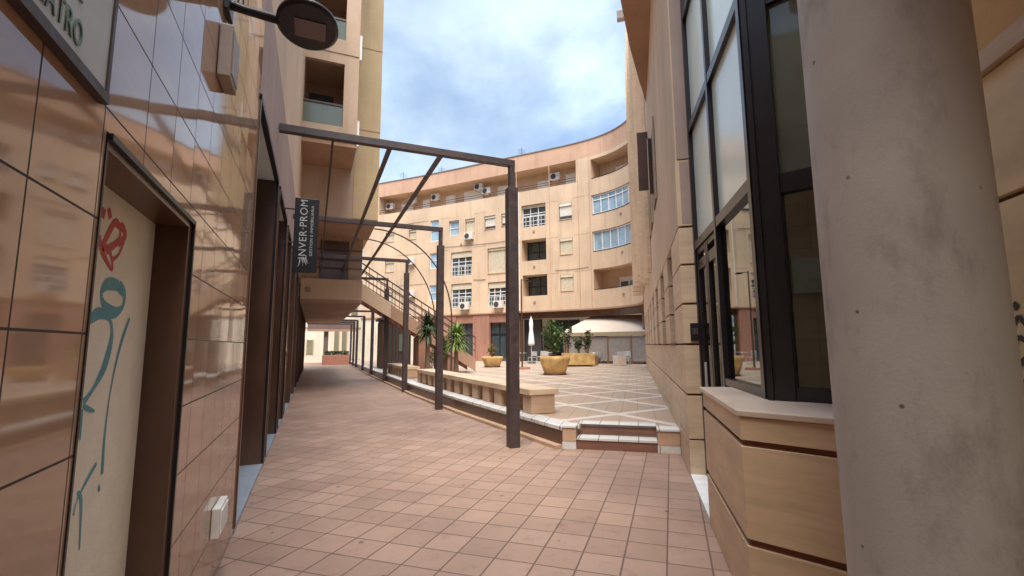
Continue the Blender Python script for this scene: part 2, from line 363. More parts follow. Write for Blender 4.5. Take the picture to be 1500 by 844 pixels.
# ------------------------------------------------------------------ ground, plaza
g = MB().quad((-70, -40, 0), (110, -40, 0), (110, 140, 0), (-70, 140, 0)); tag(obj('ground', g, 'paver'), kind='structure')
PC = R(1.28, -1.72)
kerb_line = [(3.06, 46.0), (3.06, 28.0), (3.12, 20), (3.16, 15.5), (3.36, 11.0), PC]
pz = MB().prism([kerb_line[0]] + kerb_line[1:] + [R(1.28, -1.53), R(1.6, -1.53), R(1.6, -.32), R(1.28, -.32), R(1.28, 0), R(23, 0.02), (40, 40), (40, 62), (3.06, 62)], .002, .325)
tag(obj('plaza', pz, 'plaza'), kind='structure')
kt = thing('plaza_kerb', (3.3, 11, 0), 'long dark brown tiled kerb with pale nosing along the raised plaza edge behind the posts', 'kerb')
a = MB(); b = MB(); c = MB()
for p, q in zip(kerb_line[:-1], kerb_line[1:]):
    a.obox(p, q, .003, .27, .03); b.obox(p, q, .272, .329+.004, .05, -.32); c.obox(p, q, .003, .055, .16, .032)
obj('riser', a, 'marble', kt); obj('nosing', b, 'kerbtile', kt, bev=.006); obj('base_strip', c, 'stone_b', kt)
st = thing('plaza_steps', (*R(1.3, -.9), 0), 'two low brown steps with white tiled treads between short piers', 'steps')
for o0, o1 in ((-1.74, -1.53), (-.32, -.004)):
    a = MB().prism([R(1.24, o0), R(1.24, o1), R(1.6, o1), R(1.6, o0)], .11, .32); pr = obj('pier', a, 'stone_b', st, bev=.006)
    a = MB().prism([R(1.235, o0-.005), R(1.235, o1), R(1.3, o1), R(1.3, o0)], .003, .108); obj('base_block', a, 'kerbtile', pr)
    a = MB().prism([R(1.225, o0-.01), R(1.225, o1), R(1.6, o1), R(1.6, o0)], .322, .345); obj('cap', a, 'kerbtile', pr)
a = MB().prism([R(1.28, -1.528), R(1.28, -.322), R(1.6, -.322), R(1.6, -1.528)], .003, .135); obj('riser', a, 'stepred', st)
a = MB()
a.prism([R(1.265, -1.526), R(1.265, -.324), R(1.597, -.324), R(1.597, -1.526)], .137, .168)
obj('tread', a, 'kerbtile', st, bev=.004)
a = MB().prism([R(1.598, -1.528), R(1.598, -.322), R(1.63, -.322), R(1.63, -1.528)], .17, .3); obj('riser', a, 'stepred', st)
a = MB()
a.prism([R(1.575, -1.526), R(1.575, -.324), R(1.93, -.324), R(1.93, -1.526)], .302, .336)
obj('tread', a, 'kerbtile', st, bev=.004)

# ------------------------------------------------------------------ left tiled building
WX = -.57
tb = thing('tiled_building', (-1.2, 4, 0), 'long building on the left clad in glossy brown tiles with a row of recessed doorways', 'building')
ops = [(4.85, 7.35), (7.7, 9.72), (10.2, 11.6), (12.3, 14.8), (15.25, 17.6), (18.1, 20.4), (21, 23.2), (23.8, 26), (26.6, 29), (29.6, 32), (32.6, 35)]
TZ = 4.02
a = MB(); a.box(-1.6, WX, -8, 1.63, .0, 4.75); a.box(-1.6, WX, 1.63, 2.66, 2.2, 4.75); a.box(-1.6, WX, 2.66, 4.85, 0, 4.75)
obj('tiled_wall', a, 'tile', tb)
pier = MB(); prev = 7.35
for i, (y0, y1) in enumerate(ops[1:]):
    pier.box(-1.6, WX, prev, y0, 0, TZ); prev = y1
pier.box(-1.6, WX, prev, 37, 0, TZ); split_obj('tiled_pier', pier, 'tile', tb)
a = MB().box(-1.6, WX-.01, 4.85, 37, TZ, 5.4); obj('lintel_band', a, 'mauve', tb)
a = MB().box(-1.6, WX-.03, 7, 37, 5.4, 14.5); a.box(-1.6, WX-.03, 4.85, 7, 5.4, 9); a.box(-1.6, WX-.03, -8, 4.85, 4.75, 6.2); a.box(-9, -1.6, -8, 7, 0, 6.2); a.box(-9, -1.6, 7, 37, 0, 14.5); obj('upper_wall', a, 'peach', tb)
for i, (y0, y1) in enumerate(ops):
    d = .46
    f = MB(); f.box(WX-d, WX+.012, y0, y0+.04, .05, TZ); 
    dw = obj('doorway', MB().box(WX-d, WX-.02, y1-.05, y1, .05, TZ), 'marble', tb); obj('near_jamb', f, 'marble', dw)
    f = MB(); f.box(WX-.04, WX+.016, y0, y1, TZ-.05, TZ+.012); f.box(WX-.02, WX+.016, y1-.045, y1+.004, .05, TZ-.05); obj('black_trim', f, 'black' if i < 3 else 'marble', dw)
    f = MB().box(WX-d, WX-.04, y0+.04, y1-.05, TZ-.045, TZ-.02); obj('soffit_panel', f, 'palesof', dw)
    f = MB().box(WX-d, WX+.004, y0, y1, .0, .05); obj('threshold', f, 'thresh', dw)
    f = MB().box(WX-d-.04, WX-d, y0, y1, .05, TZ); obj('glazing', f, 'winglass', dw)
# boarded door with graffiti
dw = obj('boarded_doorway', MB().box(WX-.15, WX+.0, 2.60, 2.658, .02, 2.19), 'marble', tb, label='brown marble doorway closed by a pale board with red and teal graffiti')
f = MB(); f.box(WX-.03, WX+.014, 2.655, 2.675, .02, 2.215); f.box(WX-.03, WX+.014, 1.63, 2.655, 2.195, 2.215); f.box(WX-.1, WX+.004, 1.622, 1.632, .02, 2.215); obj('black_trim', f, 'black', dw)
f = MB().box(WX-.2, WX-.13, 1.63, 2.66, .02, 2.2); obj('board', f, 'board', dw)
f = MB().box(WX-.13, WX, 1.632, 2.6, 2.17, 2.194); obj('soffit_panel', f, 'marble', dw)
def ribbon(mb, pts, wd):
    # smooth open ribbon on the board plane
    P = []
    n = len(pts)
    for i in range(n-1):
        p0, p1, p2, p3 = pts[max(i-1, 0)], pts[i], pts[i+1], pts[min(i+2, n-1)]
        for j in range(6):
            t = j/6; P.append(tuple(.5*(2*p1[k]+(p2[k]-p0[k])*t+(2*p0[k]-5*p1[k]+4*p2[k]-p3[k])*t*t+(3*p1[k]-p0[k]-3*p2[k]+p3[k])*t**3) for k in (0, 1)))
    P.append(pts[-1]); X = WX-.13+.0008+random.random()*.0008; L_ = []; R_ = []
    for i, p in enumerate(P):
        q = P[min(i+1, len(P)-1)]; r = P[max(i-1, 0)]; dx, dy = q[0]-r[0], q[1]-r[1]; l = math.hypot(dx, dy) or 1; ww = 1.35*wd*(.75+.3*math.sin(i*.35))/2
        L_.append((X, p[0]-dy/l*ww, p[1]+dx/l*ww)); R_.append((X, p[0]+dy/l*ww, p[1]-dx/l*ww))
    m = len(P); mb.add(L_+R_, [(i, i+1, m+i+1, m+i) for i in range(m-1)])
f = MB()
ribbon(f, [(2.231, 1.839), (2.129, 1.833), (2.081, 1.795), (2.116, 1.753), (2.204, 1.733), (2.287, 1.76), (2.294, 1.811), (2.231, 1.839)], .035)
ribbon(f, [(2.011, 1.696), (2.077, 1.722), (2.177, 1.705), (2.21, 1.639), (2.169, 1.534), (2.095, 1.463), (2.027, 1.421)], .032)
ribbon(f, [(2.376, 1.723), (2.306, 1.613), (2.253, 1.464), (2.234, 1.295), (2.243, 1.139)], .016)
ribbon(f, [(2.22, 1.088), (2.235, 1.098)], .02)
for q in ([(2.024, 1.41), (2.068, 1.395), (2.12, 1.381)], [(2.021, 1.399), (2.022, 1.352), (2.029, 1.299)], [(2.184, 1.191), (2.125, 1.156), (2.056, 1.104), (2.036, 1.059)], [(2.05, 1.128), (2.087, 1.084), (2.11, .927)]): ribbon(f, q, .014)
obj('teal_graffiti', f, 'teal', dw)
f = MB()
for q in ([(2.015, 1.988), (2.056, 1.936), (2.154, 1.889), (2.12, 1.948), (2.051, 1.959)], [(2.051, 1.959), (2.12, 2.05), (2.164, 2.074), (2.195, 2.015), (2.083, 1.947)], [(2.117, 2.062), (2.239, 2.051), (2.208, 1.964), (2.151, 1.927)], [(2.028, 2.052), (2.034, 2.09)], [(2.07, 2.101), (2.091, 2.068)], [(2.197, 2.075), (2.246, 2.039), (2.186, 1.986)]): ribbon(f, q, .022)
obj('red_graffiti', f, 'red', dw)
# little white meter box
mbx = thing('meter_box', (WX, 3.87, .36), 'small white meter box fixed low on the glossy tiled wall', 'box')
obj('housing', MB().box(WX+.002, WX+.05, 3.72, 4.02, .36, .55), 'offw', mbx, bev=.006); obj('lid', MB().box(WX+.05, WX+.058, 3.74, 4.0, .38, .53), 'white', mbx, bev=.003)
# street name plaque
pq = thing('street_plaque', (WX, 1.2, 2.3), 'pale stone street plaque lettered TEATRO in a brown frame on the tiled wall', 'sign')
obj('slab', MB().box(WX+.002, WX+.02, .62, 1.53, 2.292, 2.78), 'plaque', pq, bev=.003)
obj('frame', MB().box(WX+.002, WX+.026, .6, 1.545, 2.262, 2.29).box(WX+.002, WX+.024, 1.53, 1.545, 2.29, 2.8), 'iron', pq)
text('lettering', 'TEATRO', 'green', pq, (WX+.0215, 1.258, 2.345), (0, 1, 0), (0, 0, 1), .092, .0015, .64)
text('lettering', 'PLAZA DEL', 'green', pq, (WX+.0215, 1.2, 2.455), (0, 1, 0), (0, 0, 1), .092, .0015, .64)
# wall box under lamp
wb = thing('junction_box', (WX, 3.1, 3.04), 'beige electrical box on the tiled wall under the black street lamp', 'box')
obj('housing', MB().box(WX+.002, WX+.07, 2.92, 3.15, 3.13, 3.45), 'beige', wb, bev=.008); obj('door_panel', MB().box(WX+.07, WX+.076, 2.94, 3.13, 3.16, 3.42), 'beige', wb, bev=.003)
obj('cable_gland', MB().box(WX+.002, WX+.05, 3.14, 3.2, 3.16, 3.22), 'marble', wb)
# wall lamp
lp = thing('wall_street_lamp', (WX, 3.1, 3.6), 'black flat street lamp on an arm from the tiled wall, top left', 'street lamp')
LZ = 3.60; lc = Vector((-.115, 3.02, LZ)); vs = []; fs = []; n = 40
def ell(rx, ry, z, k): t = 2*math.pi*k/n; return (lc.x+rx*math.cos(t)*(1 if math.cos(t) > 0 else 1.0), lc.y+ry*math.sin(t), z)
hd = MB(); prof = [(.165, .225, LZ-.002), (.182, .245, LZ+.008), (.18, .243, LZ+.03), (.12, .16, LZ+.055)]
vs = [ell(rx, ry, z, k) for rx, ry, z in prof for k in range(n)]
hd.add(vs, [(i*n+k, i*n+(k+1) % n, (i+1)*n+(k+1) % n, (i+1)*n+k) for i in range(3) for k in range(n)], True); hd.add(vs[:n], [tuple(range(n-1, -1, -1))]); hd.add(vs[-n:], [tuple(range(n))])
obj('lamp_head', hd, 'black', lp)
obj('lens', MB().box(lc.x-.075, lc.x+.105, lc.y-.09, lc.y+.09, LZ-.008, LZ-.0025), 'lens', lp)
obj('arm', MB().tube([(WX, 3.05, LZ+.06), (WX+.1, 3.05, LZ+.045), (lc.x-.15, 3.03, LZ+.02)], [.03, .026, .03], 12), 'black', lp)
obj('wall_bracket', MB().box(WX+.002, WX+.03, 2.97, 3.13, LZ-.02, LZ+.16), 'black', lp, bev=.004)
for k in range(5):
    x0 = WX+.05+.012*k; obj('cable', MB().tube([(x0, 3.0+.03*k, LZ+.05), (x0+.02*math.sin(k*2), 3.02+.02*k, LZ+.25), (WX+.02, 3.0+.03*k, LZ+.6)], .0045, 6), 'black' if k % 2 else 'acm', lp)
# blade sign
bs = thing('blade_sign', (-.2, 8.5, 2.85), 'black vertical blade sign lettered INVER·PROM projecting from the left wall', 'sign')
obj('panel', MB().box(-.385, -.005, 8.5, 8.56, 2.84, 4.12), 'black', bs, bev=.006)
text('lettering', 'INVER·PROM', 'lettering', bs, (-.235, 8.497, 3.58), (0, 0, 1), (-1, 0, 0), .165, .001, 1.02)
text('lettering', 'GESTION E INMOBILIARIA', 'lettering', bs, (-.105, 8.497, 3.56), (0, 0, 1), (-1, 0, 0), .062, .001, 1.12)
sw = MB()
for k in range(4):
    pts = [(-.30+.05*k+.03*math.sin(t*2.2+k), 8.496, 2.93+.02*k+.14*t) for t in [j/8 for j in range(9)]]
    sw.tube(pts, [.002+.008*math.sin(math.pi*(j+.5)/9) for j in range(9)], 6)
obj('emblem', sw, 'lettering', bs)
obj('bracket', MB().bar((WX, 8.53, 3.92), (-.38, 8.53, 3.92), .02, .02), 'iron', bs); obj('bracket', MB().bar((WX, 8.53, 3.35), (-.38, 8.53, 3.35), .02, .02), 'iron', bs)

# ------------------------------------------------------------------ apartment tower over the corridor
at = thing('apartment_tower', (.5, 20, 0), 'tall peach and ochre apartment block with stacked balconies above the walkway on the left', 'building')
XL = -.82
obj('tower_wall', MB().box(1.08, 1.95, 17.0, 38, 6.1, 17.5), 'yellow', at); obj('tower_wall', MB().box(XL, 1.08, 17.03, 38, 6.1, 17.5), 'towerp', at)
obj('lower_wall', MB().box(XL, 1.74, 20.2, 38, 3.62, 6.098), 'towerp', at)
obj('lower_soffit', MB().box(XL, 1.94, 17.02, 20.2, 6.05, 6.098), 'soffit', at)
obj('back_door', MB().box(.1, 1.2, 20.15, 20.199, 4.3, 5.9), 'marble', at)
f = MB()
for z in (4.75, 5.1, 5.5): f.box(-.55, 1.74, 20.02, 20.05, z, z+.035)
obj('guard_rail', f, 'iron', at)
obj('walkway_parapet', MB().box(-.56, 1.76, 20.0, 20.14, 3.48, 4.3), 'peach2', at)
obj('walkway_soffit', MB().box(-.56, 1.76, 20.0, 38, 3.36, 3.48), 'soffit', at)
obj('walkway_lamp', MB().box(-.35, -.2, 19.93, 20.0, 3.75, 3.93), 'soffit', at)
for zz in (9.4, 12.6): obj('joint_line', MB().box(1.2, 1.955, 16.99, 17.0, zz, zz+.03), 'soffit', at)
zb = 7.85
for k in range(4):
    z0 = zb+2.95*k
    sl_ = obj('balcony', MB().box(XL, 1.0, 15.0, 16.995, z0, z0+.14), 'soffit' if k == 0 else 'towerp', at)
    fr = MB(); fr.box(XL, 1.0, 14.98, 15.14, z0+.14, z0+.62); fr.box(.56, 1.0, 15.0, 15.2, z0+.62, z0+2.95); fr.box(XL, -.62, 15.0, 15.2, z0+.62, z0+2.95); fr.box(.9, 1.0, 15.2, 17, z0+.62, z0+2.95)
    fr.box(-.62, .56, 15.0, 15.16, z0+2.75, z0+2.95)
    obj('front_wall', fr, 'towerp', sl_)
    obj('back_wall', MB().box(-.62, .9, 16.9, 16.985, z0+.6, z0+2.95), 'soffit', sl_)
    obj('glass_guard', MB().box(-.6, .55, 15.05, 15.07, z0+.65, z0+1.3), 'greyglass', sl_)
    obj('handrail', MB().box(-.61, .56, 15.03, 15.09, z0+1.32, z0+1.38), 'iron', sl_)
    obj('end_panel', MB().box(1.0, 1.07, 15.05, 15.9, z0+.1, z0+.95), 'white', sl_)
obj('balcony_back_window', MB().box(-.5, .3, 16.86, 16.9, 8.5, 10.4), 'winglass', at)

# ------------------------------------------------------------------ pergola
pg = thing('pergola', (3.0, 7.06, 0), 'large dark brown steel pergola of four frames with long purlins in the foreground', 'pergola')
PY = [7.06, 11.95, 16.95, 22.0]
for i, y in enumerate(PY):
    x = 2.985+.015*i
    po = obj('post', MB().box(x-.085, x+.085, y-.085, y+.085, 0, 4.24), 'iron', pg, bev=.006)
    obj('post_top', MB().box(x-.045, x+.045, y-.045, y+.045, 4.24, 4.62), 'iron', po)
    obj('beam', MB().box(WX-.0, x+.05, y-.05, y+.05, 4.62, 4.73), 'iron', pg, bev=.005)
for x, w_ in ((.14, .035), (.97, .06), (1.78, .06)):
    obj('purlin', MB().box(x-w_/2, x+w_/2, 7.12, 21.94, 4.635, 4.635+w_*1.1), 'iron', pg)
proto = None
for i, y in enumerate([27.2, 32.1, 37.2, 40.2, 43.4]):
    if proto is None:
        t = thing('corridor_arch', (3.0, y, 0), 'x', 'pergola frame', 'pergola frames receding down the passage')
        obj('post', MB().box(2.92, 3.08, y-.08, y+.08, 0, 3.56), 'iron', t); obj('beam', MB().box(WX, 3.05, y-.05, y+.05, 3.5, 3.6), 'iron', t); proto = t
    else: t = copy_tree(proto); t.location.y = y
    t['label'] = ['dark steel post frame nearest behind the four-frame pergola', 'dark steel post frame second behind the big pergola, under the walkway', 'dark steel post frame third behind the big pergola, under the walkway', 'dark steel post frame fourth behind the big pergola, next to last', 'last and farthest dark steel post frame of the passage'][i]

# arched hoops fixed to the tower
for i, (y, ap, rx) in enumerate(((18.0, 6.03, 3.05), (22.0, 6.5, 3.35))):
    pts = [(1.95+rx*math.sin(a_), y, 2.6+(ap-2.6)*math.cos(a_)) for a_ in [math.pi/2*k/20 for k in range(21)]]
    t = thing('arched_hoop', (1.95, y, .33), ['thin dark steel hoop curving down from the tower, nearer of two', 'thin dark steel hoop curving down from the tower, farther of two behind'][i], 'hoop', 'arched steel hoops beside the tower')
    obj('arch_rod', MB().tube(pts, .028, 8), 'iron', t); obj('post', MB().bar((pts[-1][0], y, .33), pts[-1], .06, .06), 'iron', t)

# ------------------------------------------------------------------ external staircase
es = thing('external_staircase', (2, 21, .33), 'external staircase with railings descending from the first-floor walkway to the plaza', 'staircase')
A0, A1 = Vector((1.78, 20.9, 3.85)), Vector((7.2, 21.6, .65))
def slopeslab(mb, a_, b_, y0, y1, h0, h1):
    mb.add([(a_.x, a_.y+y0, a_.z+h0), (b_.x, b_.y+y0, b_.z+h0), (b_.x, b_.y+y1, b_.z+h0), (a_.x, a_.y+y1, a_.z+h0), (a_.x, a_.y+y0, a_.z+h1), (b_.x, b_.y+y0, b_.z+h1), (b_.x, b_.y+y1, b_.z+h1), (a_.x, a_.y+y1, a_.z+h1)],
           [(3, 2, 1, 0), (4, 5, 6, 7), (0, 1, 5, 4), (1, 2, 6, 5), (2, 3, 7, 6), (3, 0, 4, 7)])
f = MB(); mid = A0.lerp(A1, .24); slopeslab(f, A0, mid, 0, .12, -.25, .42); obj('stringer', f, 'peach2', es)
f = MB(); slopeslab(f, mid, A1, 0, .12, -.25, .35); obj('stringer', f, 'soffit', es)
f = MB(); slopeslab(f, A0, A1, 1.3, 1.42, -.25, .35); obj('stringer', f, 'brick', es)
f = MB()
for k in range(20):
    p = A0.lerp(A1, (k+.5)/20); f.box(p.x-.11, p.x+.13, p.y+.12, p.y+1.3, p.z-.02, p.z+.03)
obj('tread', f, 'concrete', es)
for yy in (.06, 1.36):
    f = MB()
    for h in (.7, 1.0, 1.35): f.tube([A0+Vector((0, yy, h)), A1+Vector((0, yy, h))], .03 if h > 1.3 else .018, 6)
    for k in range(17): p = A0.lerp(A1, k/16)+Vector((0, yy, 0)); f.tube([p+Vector((0, 0, .3)), p+Vector((0, 0, 1.35))], .014, 5)
    obj('railing', f, 'iron', es)
obj('support_wall', MB().box(4.4, 4.7, 21.3, 22.6, .33, 2.0), 'brick', es); obj('support_wall', MB().box(5.8, 6.1, 21.5, 22.8, .33, 1.2), 'brick', es)

# ------------------------------------------------------------------ far curved apartment building
K = [(1, 50.2), (5.5, 45.4), (8.9, 41.8), (12.4, 37.7), (15.05, 34.5), (16.9, 32.3), (18.6, 30.1), (19.5, 28.4), (19.85, 26.9), (19.75, 25.4), (19.2, 24.1), (18.5, 23.14)]
CV = []; KP = [K[0]]+K+[K[-1]]
for i in range(1, len(KP)-2):
    for j in range(8):
        t = j/8; CV.append(tuple(.5*(2*KP[i][k]+(KP[i+1][k]-KP[i-1][k])*t+(2*KP[i-1][k]-5*KP[i][k]+4*KP[i+1][k]-KP[i+2][k])*t*t+(3*KP[i][k]-KP[i-1][k]-3*KP[i+1][k]+KP[i+2][k])*t**3) for k in (0, 1)))
CV.append(K[-1]); US = [0]
for p, q in zip(CV[:-1], CV[1:]): US.append(US[-1]+math.hypot(q[0]-p[0], q[1]-p[1]))
UL = US[-1]
def F(u, d=0):
    """plan point at arc length u, d metres behind the facade (positive = into the building)"""
    u = max(0, min(UL, u)); i = 0
    while i < len(US)-2 and US[i+1] < u: i += 1
    t = (u-US[i])/(US[i+1]-US[i]); p, q = CV[i], CV[i+1]
    i0, i1 = max(0, i-1), min(len(CV)-1, i+2); dx, dy = CV[i1][0]-CV[i0][0], CV[i1][1]-CV[i0][1]; l = math.hypot(dx, dy)
    # path runs to the camera's right; the building lies on its left-hand side
    return (p[0]+(q[0]-p[0])*t-dy/l*d, p[1]+(q[1]-p[1])*t+dx/l*d)
def steps_u(u0, u1, m=.55):
    n = max(1, int(math.ceil((u1-u0)/m))) if u1 > 26 else 1; return [u0+(u1-u0)*k/n for k in range(n+1)]
def slab(mb, u0, u1, z0, z1, d0, d1, m=.55):
    us = steps_u(u0, u1, m) if u1-u0 < 8 or u1 > 26 else [u0+(u1-u0)*k/12 for k in range(13)]
    n = len(us); vs = [];
    for u in us:
        a_, b_ = F(u, d0), F(u, d1); vs += [(*a_, z0), (*b_, z0), (*b_, z1), (*a_, z1)]
    fs = [(3, 2, 1, 0), (4*n-4, 4*n-3, 4*n-2, 4*n-1)]
    for i in range(n-1):
        for k in range(4): fs.append((4*i+k, 4*i+(k+1) % 4, 4*i+4+(k+1) % 4, 4*i+4+k))
    mb.add(vs, fs)
cb = thing('curved_apartment_building', (14, 36, 0), 'long peach five-storey apartment building curving around the far side of the plaza', 'building')
OPS = []   # (u0,u1,z0,z1,depth)
ATT = (6.3, 26.3, 14.2, 16.0, 1.5); OPS.append(ATT)
wins = []  # style list
def W(u0, u1, z0, z1, style, depth=.22): OPS.append((u0, u1, z0, z1, depth)); wins.append((u0, u1, z0, z1, style, depth))
for (u0, u1) in ((7.2, 8.2), (9.85, 10.7)): W(u0, u1, 11.4, 12.35, 'shut')
W(14.3, 15.35, 11.3, 12.65, 'blue'); W(16.0, 17.0, 11.3, 12.6, 'shut'); W(17.95, 19.05, 11.4, 12.6, 'shutw'); W(19.6, 20.4, 11.5, 12.6, 'shutw')
W(7.2, 8.25, 8.5, 9.6, 'shut'); W(14.55, 16.7, 7.6, 9.75, 'grid'); W(18.25, 20.0, 7.55, 9.75, 'shut')
W(7.2, 8.25, 5.4, 6.6, 'shut'); W(14.6, 16.7, 4.85, 6.95, 'grid'); W(18.3, 20.0, 4.8, 6.85, 'grid')
W(12.25, 13.2, 11.0, 12.95, 'blue', .15); W(12.25, 13.2, 8.5, 9.9, 'blue', .15); W(12.25, 13.2, 5.6, 7.0, 'blue', .15)
W(21.5, 23.65, 11.15, 13.0, 'grid', .3); W(21.5, 23.65, 8.35, 10.1, 'loggia', 1.2); W(21.55, 23.7, 5.5, 7.2, 'loggia', 1.2)
for z0 in (11.35, 8.55, 5.7): W(24.8, 25.9, z0, z0+1.3, 'shut' if z0 < 11 else 'shutw', .15)
for k, z0 in enumerate((5.64, 8.52, 11.35, 14.18)): OPS.append((27.55, 32.95, z0, z0+1.55, 1.5))
# facade mesh with real recesses
us = {4.5, UL}; zs = {4.3, 17.35}
for o in OPS: us |= {o[0], o[1]}; zs |= {o[2], o[3]}
x = 4.8
while x < UL: us.add(round(x, 3)); x += (1.2 if x < 26 else .45)
us = sorted(us); zs = sorted(zs)
up = []
for u in us:
    if not up or u-up[-1] > 1e-4: up.append(u)
us = up
fm = MB(); top = MB(); rv = MB()
for z0, z1 in zip(zs[:-1], zs[1:]):
    for u0, u1 in zip(us[:-1], us[1:]):
        uc, zc = (u0+u1)/2, (z0+z1)/2
        if any(o[0] < uc < o[1] and o[2] < zc < o[3] for o in OPS): continue
        a_, b_ = F(u0), F(u1); (top if zc > 16 else fm).quad((*a_, z0), (*b_, z0), (*b_, z1), (*a_, z1))
for (u0, u1, z0, z1, d) in OPS:
    rv = MB(); sp = [u for u in us if u0-1e-4 <= u <= u1+1e-4]
    for a0, a1 in zip(sp[:-1], sp[1:]):
        f0, f1, b0, b1 = F(a0), F(a1), F(a0, d), F(a1, d)
        rv.quad((*f0, z0), (*f1, z0), (*b1, z0), (*b0, z0)); rv.quad((*f0, z1), (*f1, z1), (*b1, z1), (*b0, z1)); rv.quad((*b0, z0), (*b1, z0), (*b1, z1), (*b0, z1))
    for u in (u0, u1): f0, b0 = F(u), F(u, d); rv.quad((*f0, z0), (*b0, z0), (*b0, z1), (*f0, z1))
    obj('recess_wall', rv, 'peach2', cb)
obj('facade', fm, 'peach', cb); obj('roof_fascia', top, 'terra', cb)
f = MB(); slab(f, 4.5, UL, 17.35, 17.42, -.05, .5); obj('roof_edge', f, 'roofd', cb)
f = MB(); slab(f, 4.5, UL, 17.1, 17.3, .6, 8); obj('flat_roof', f, 'roofd', cb)
f = MB(); slab(f, 4.5, UL, 4.2, 4.3, -.03, 7); obj('ground_floor_soffit', f, 'soffit', cb)
# horizontal joints and vertical pilaster lines as thin brown and terracotta strips
f = MB()
for z in (7.15, 10.0, 12.95):
    for (ua, ub) in ((8.6, 12.1), (13.3, 14.4), (16.9, 18.1), (20.2, 21.3), (23.8, 24.7), (26.0, 27.4)): slab(f, ua, ub, z, z+.03, -.004, .01)
split_obj('joint_line', f, 'soffit', cb)
f = MB()
for u in (21.05, 23.98, 26.4, 27.35): slab(f, u, u+.05, 4.3, 16.0 if u != 26.4 else 17.3, -.02, .01)
split_obj('pilaster_line', f, 'terra', cb)
def winbuild(u0, u1, z0, z1, style, d):
    a_ = MB(); t = .05; dd = d-.07
    if style in ('shut', 'shutw'):
        f_ = MB(); slab(f_, u0+.04, u1-.04, z1-.2, z1-.02, dd-.08, d-.01); 
        w_ = obj('window', f_, 'shutterw' if style == 'shutw' else 'shutter', cb)
        h = MB(); slab(h, u0, u1, z0, z0+.05, -.04, d-.01); obj('sill', h, 'terra', w_)
        h = MB(); z = z0+.06
        while z < z1-.22: slab(h, u0+.04, u1-.04, z, z+.05, dd, d-.02); z += .058
        obj('roller_shutter', h, 'shutterw' if style == 'shutw' else 'shutter', w_)
        if style == 'shutw': g_ = MB(); slab(g_, u0+.05, u1-.05, z0+.05, z0+.3, dd-.02, dd+.0); obj('pane', g_, 'winglass', w_)
        return
    nm = {'grid': 3, 'blue': 1, 'loggia': 2}[style]
    for k in range(nm+1): u = u0+.03+(u1-u0-.06)*k/nm; slab(a_, max(u-t/2, u0+.005), min(u+t/2, u1-.005), z0+.01, z1-.01, dd, d-.01)
    hz = [z0+.035, z1-.04] + ([z0+.95, z0+.45*(z1-z0)+.3] if style == 'grid' else [(z0+z1)/2])
    for z in hz: slab(a_, u0+.01, u1-.01, z-t/2, z+t/2, dd-.004, d-.012)
    w_ = obj('window', a_, 'white' if style != 'loggia' else 'alu', cb)
    g_ = MB(); slab(g_, u0+.02, u1-.02, z0+.02, z1-.02, d-.03, d-.008); obj('pane', g_, 'blueglass' if style == 'blue' else 'winglass', w_)
    if style == 'grid':
        h = MB(); slab(h, u0+.05, u1-.05, z1-.5, z1-.03, dd-.06, dd-.02) if u0 < 21 else slab(h, u0+.05, u1-.05, z1-.25, z1-.03, dd-.06, dd-.02); obj('blind_box', h, 'shutter', w_)
        h = MB()
        for z in (z0+.12, z0+.45, z0+.8): slab(h, u0+.02, u1-.02, z, z+.03, .0, .03)
        for k in range(7): u = u0+.06+(u1-u0-.12)*k/6; slab(h, u-.012, u+.012, z0, z0+.8, .002, .028)
        obj('guard_rail', h, 'white', w_)
for w_ in wins: winbuild(*w_)
# attic windows + rail
for (u0, u1, z1) in ((7.9, 9.3, 15.4), (10.4, 11.2, 15.5), (13.0, 14.0, 15.5), (15.0, 17.0, 15.6), (18.5, 19.9, 15.5), (22.4, 23.4, 15.3), (24.9, 26.0, 15.5)):
    f = MB(); slab(f, u0, u1, 14.25, z1+.05, 1.38, 1.49); w_ = obj('window', f, 'white', cb); h = MB(); slab(h, u0+.06, u1-.06, 14.6, z1-.03, 1.34, 1.379); obj('roller_shutter', h, 'shutterw', w_)
f = MB()
for z in (14.4, 14.6): slab(f, 6.35, 26.2, z, z+.03, .03, .06)
obj('terrace_rail', f, 'alu', cb)
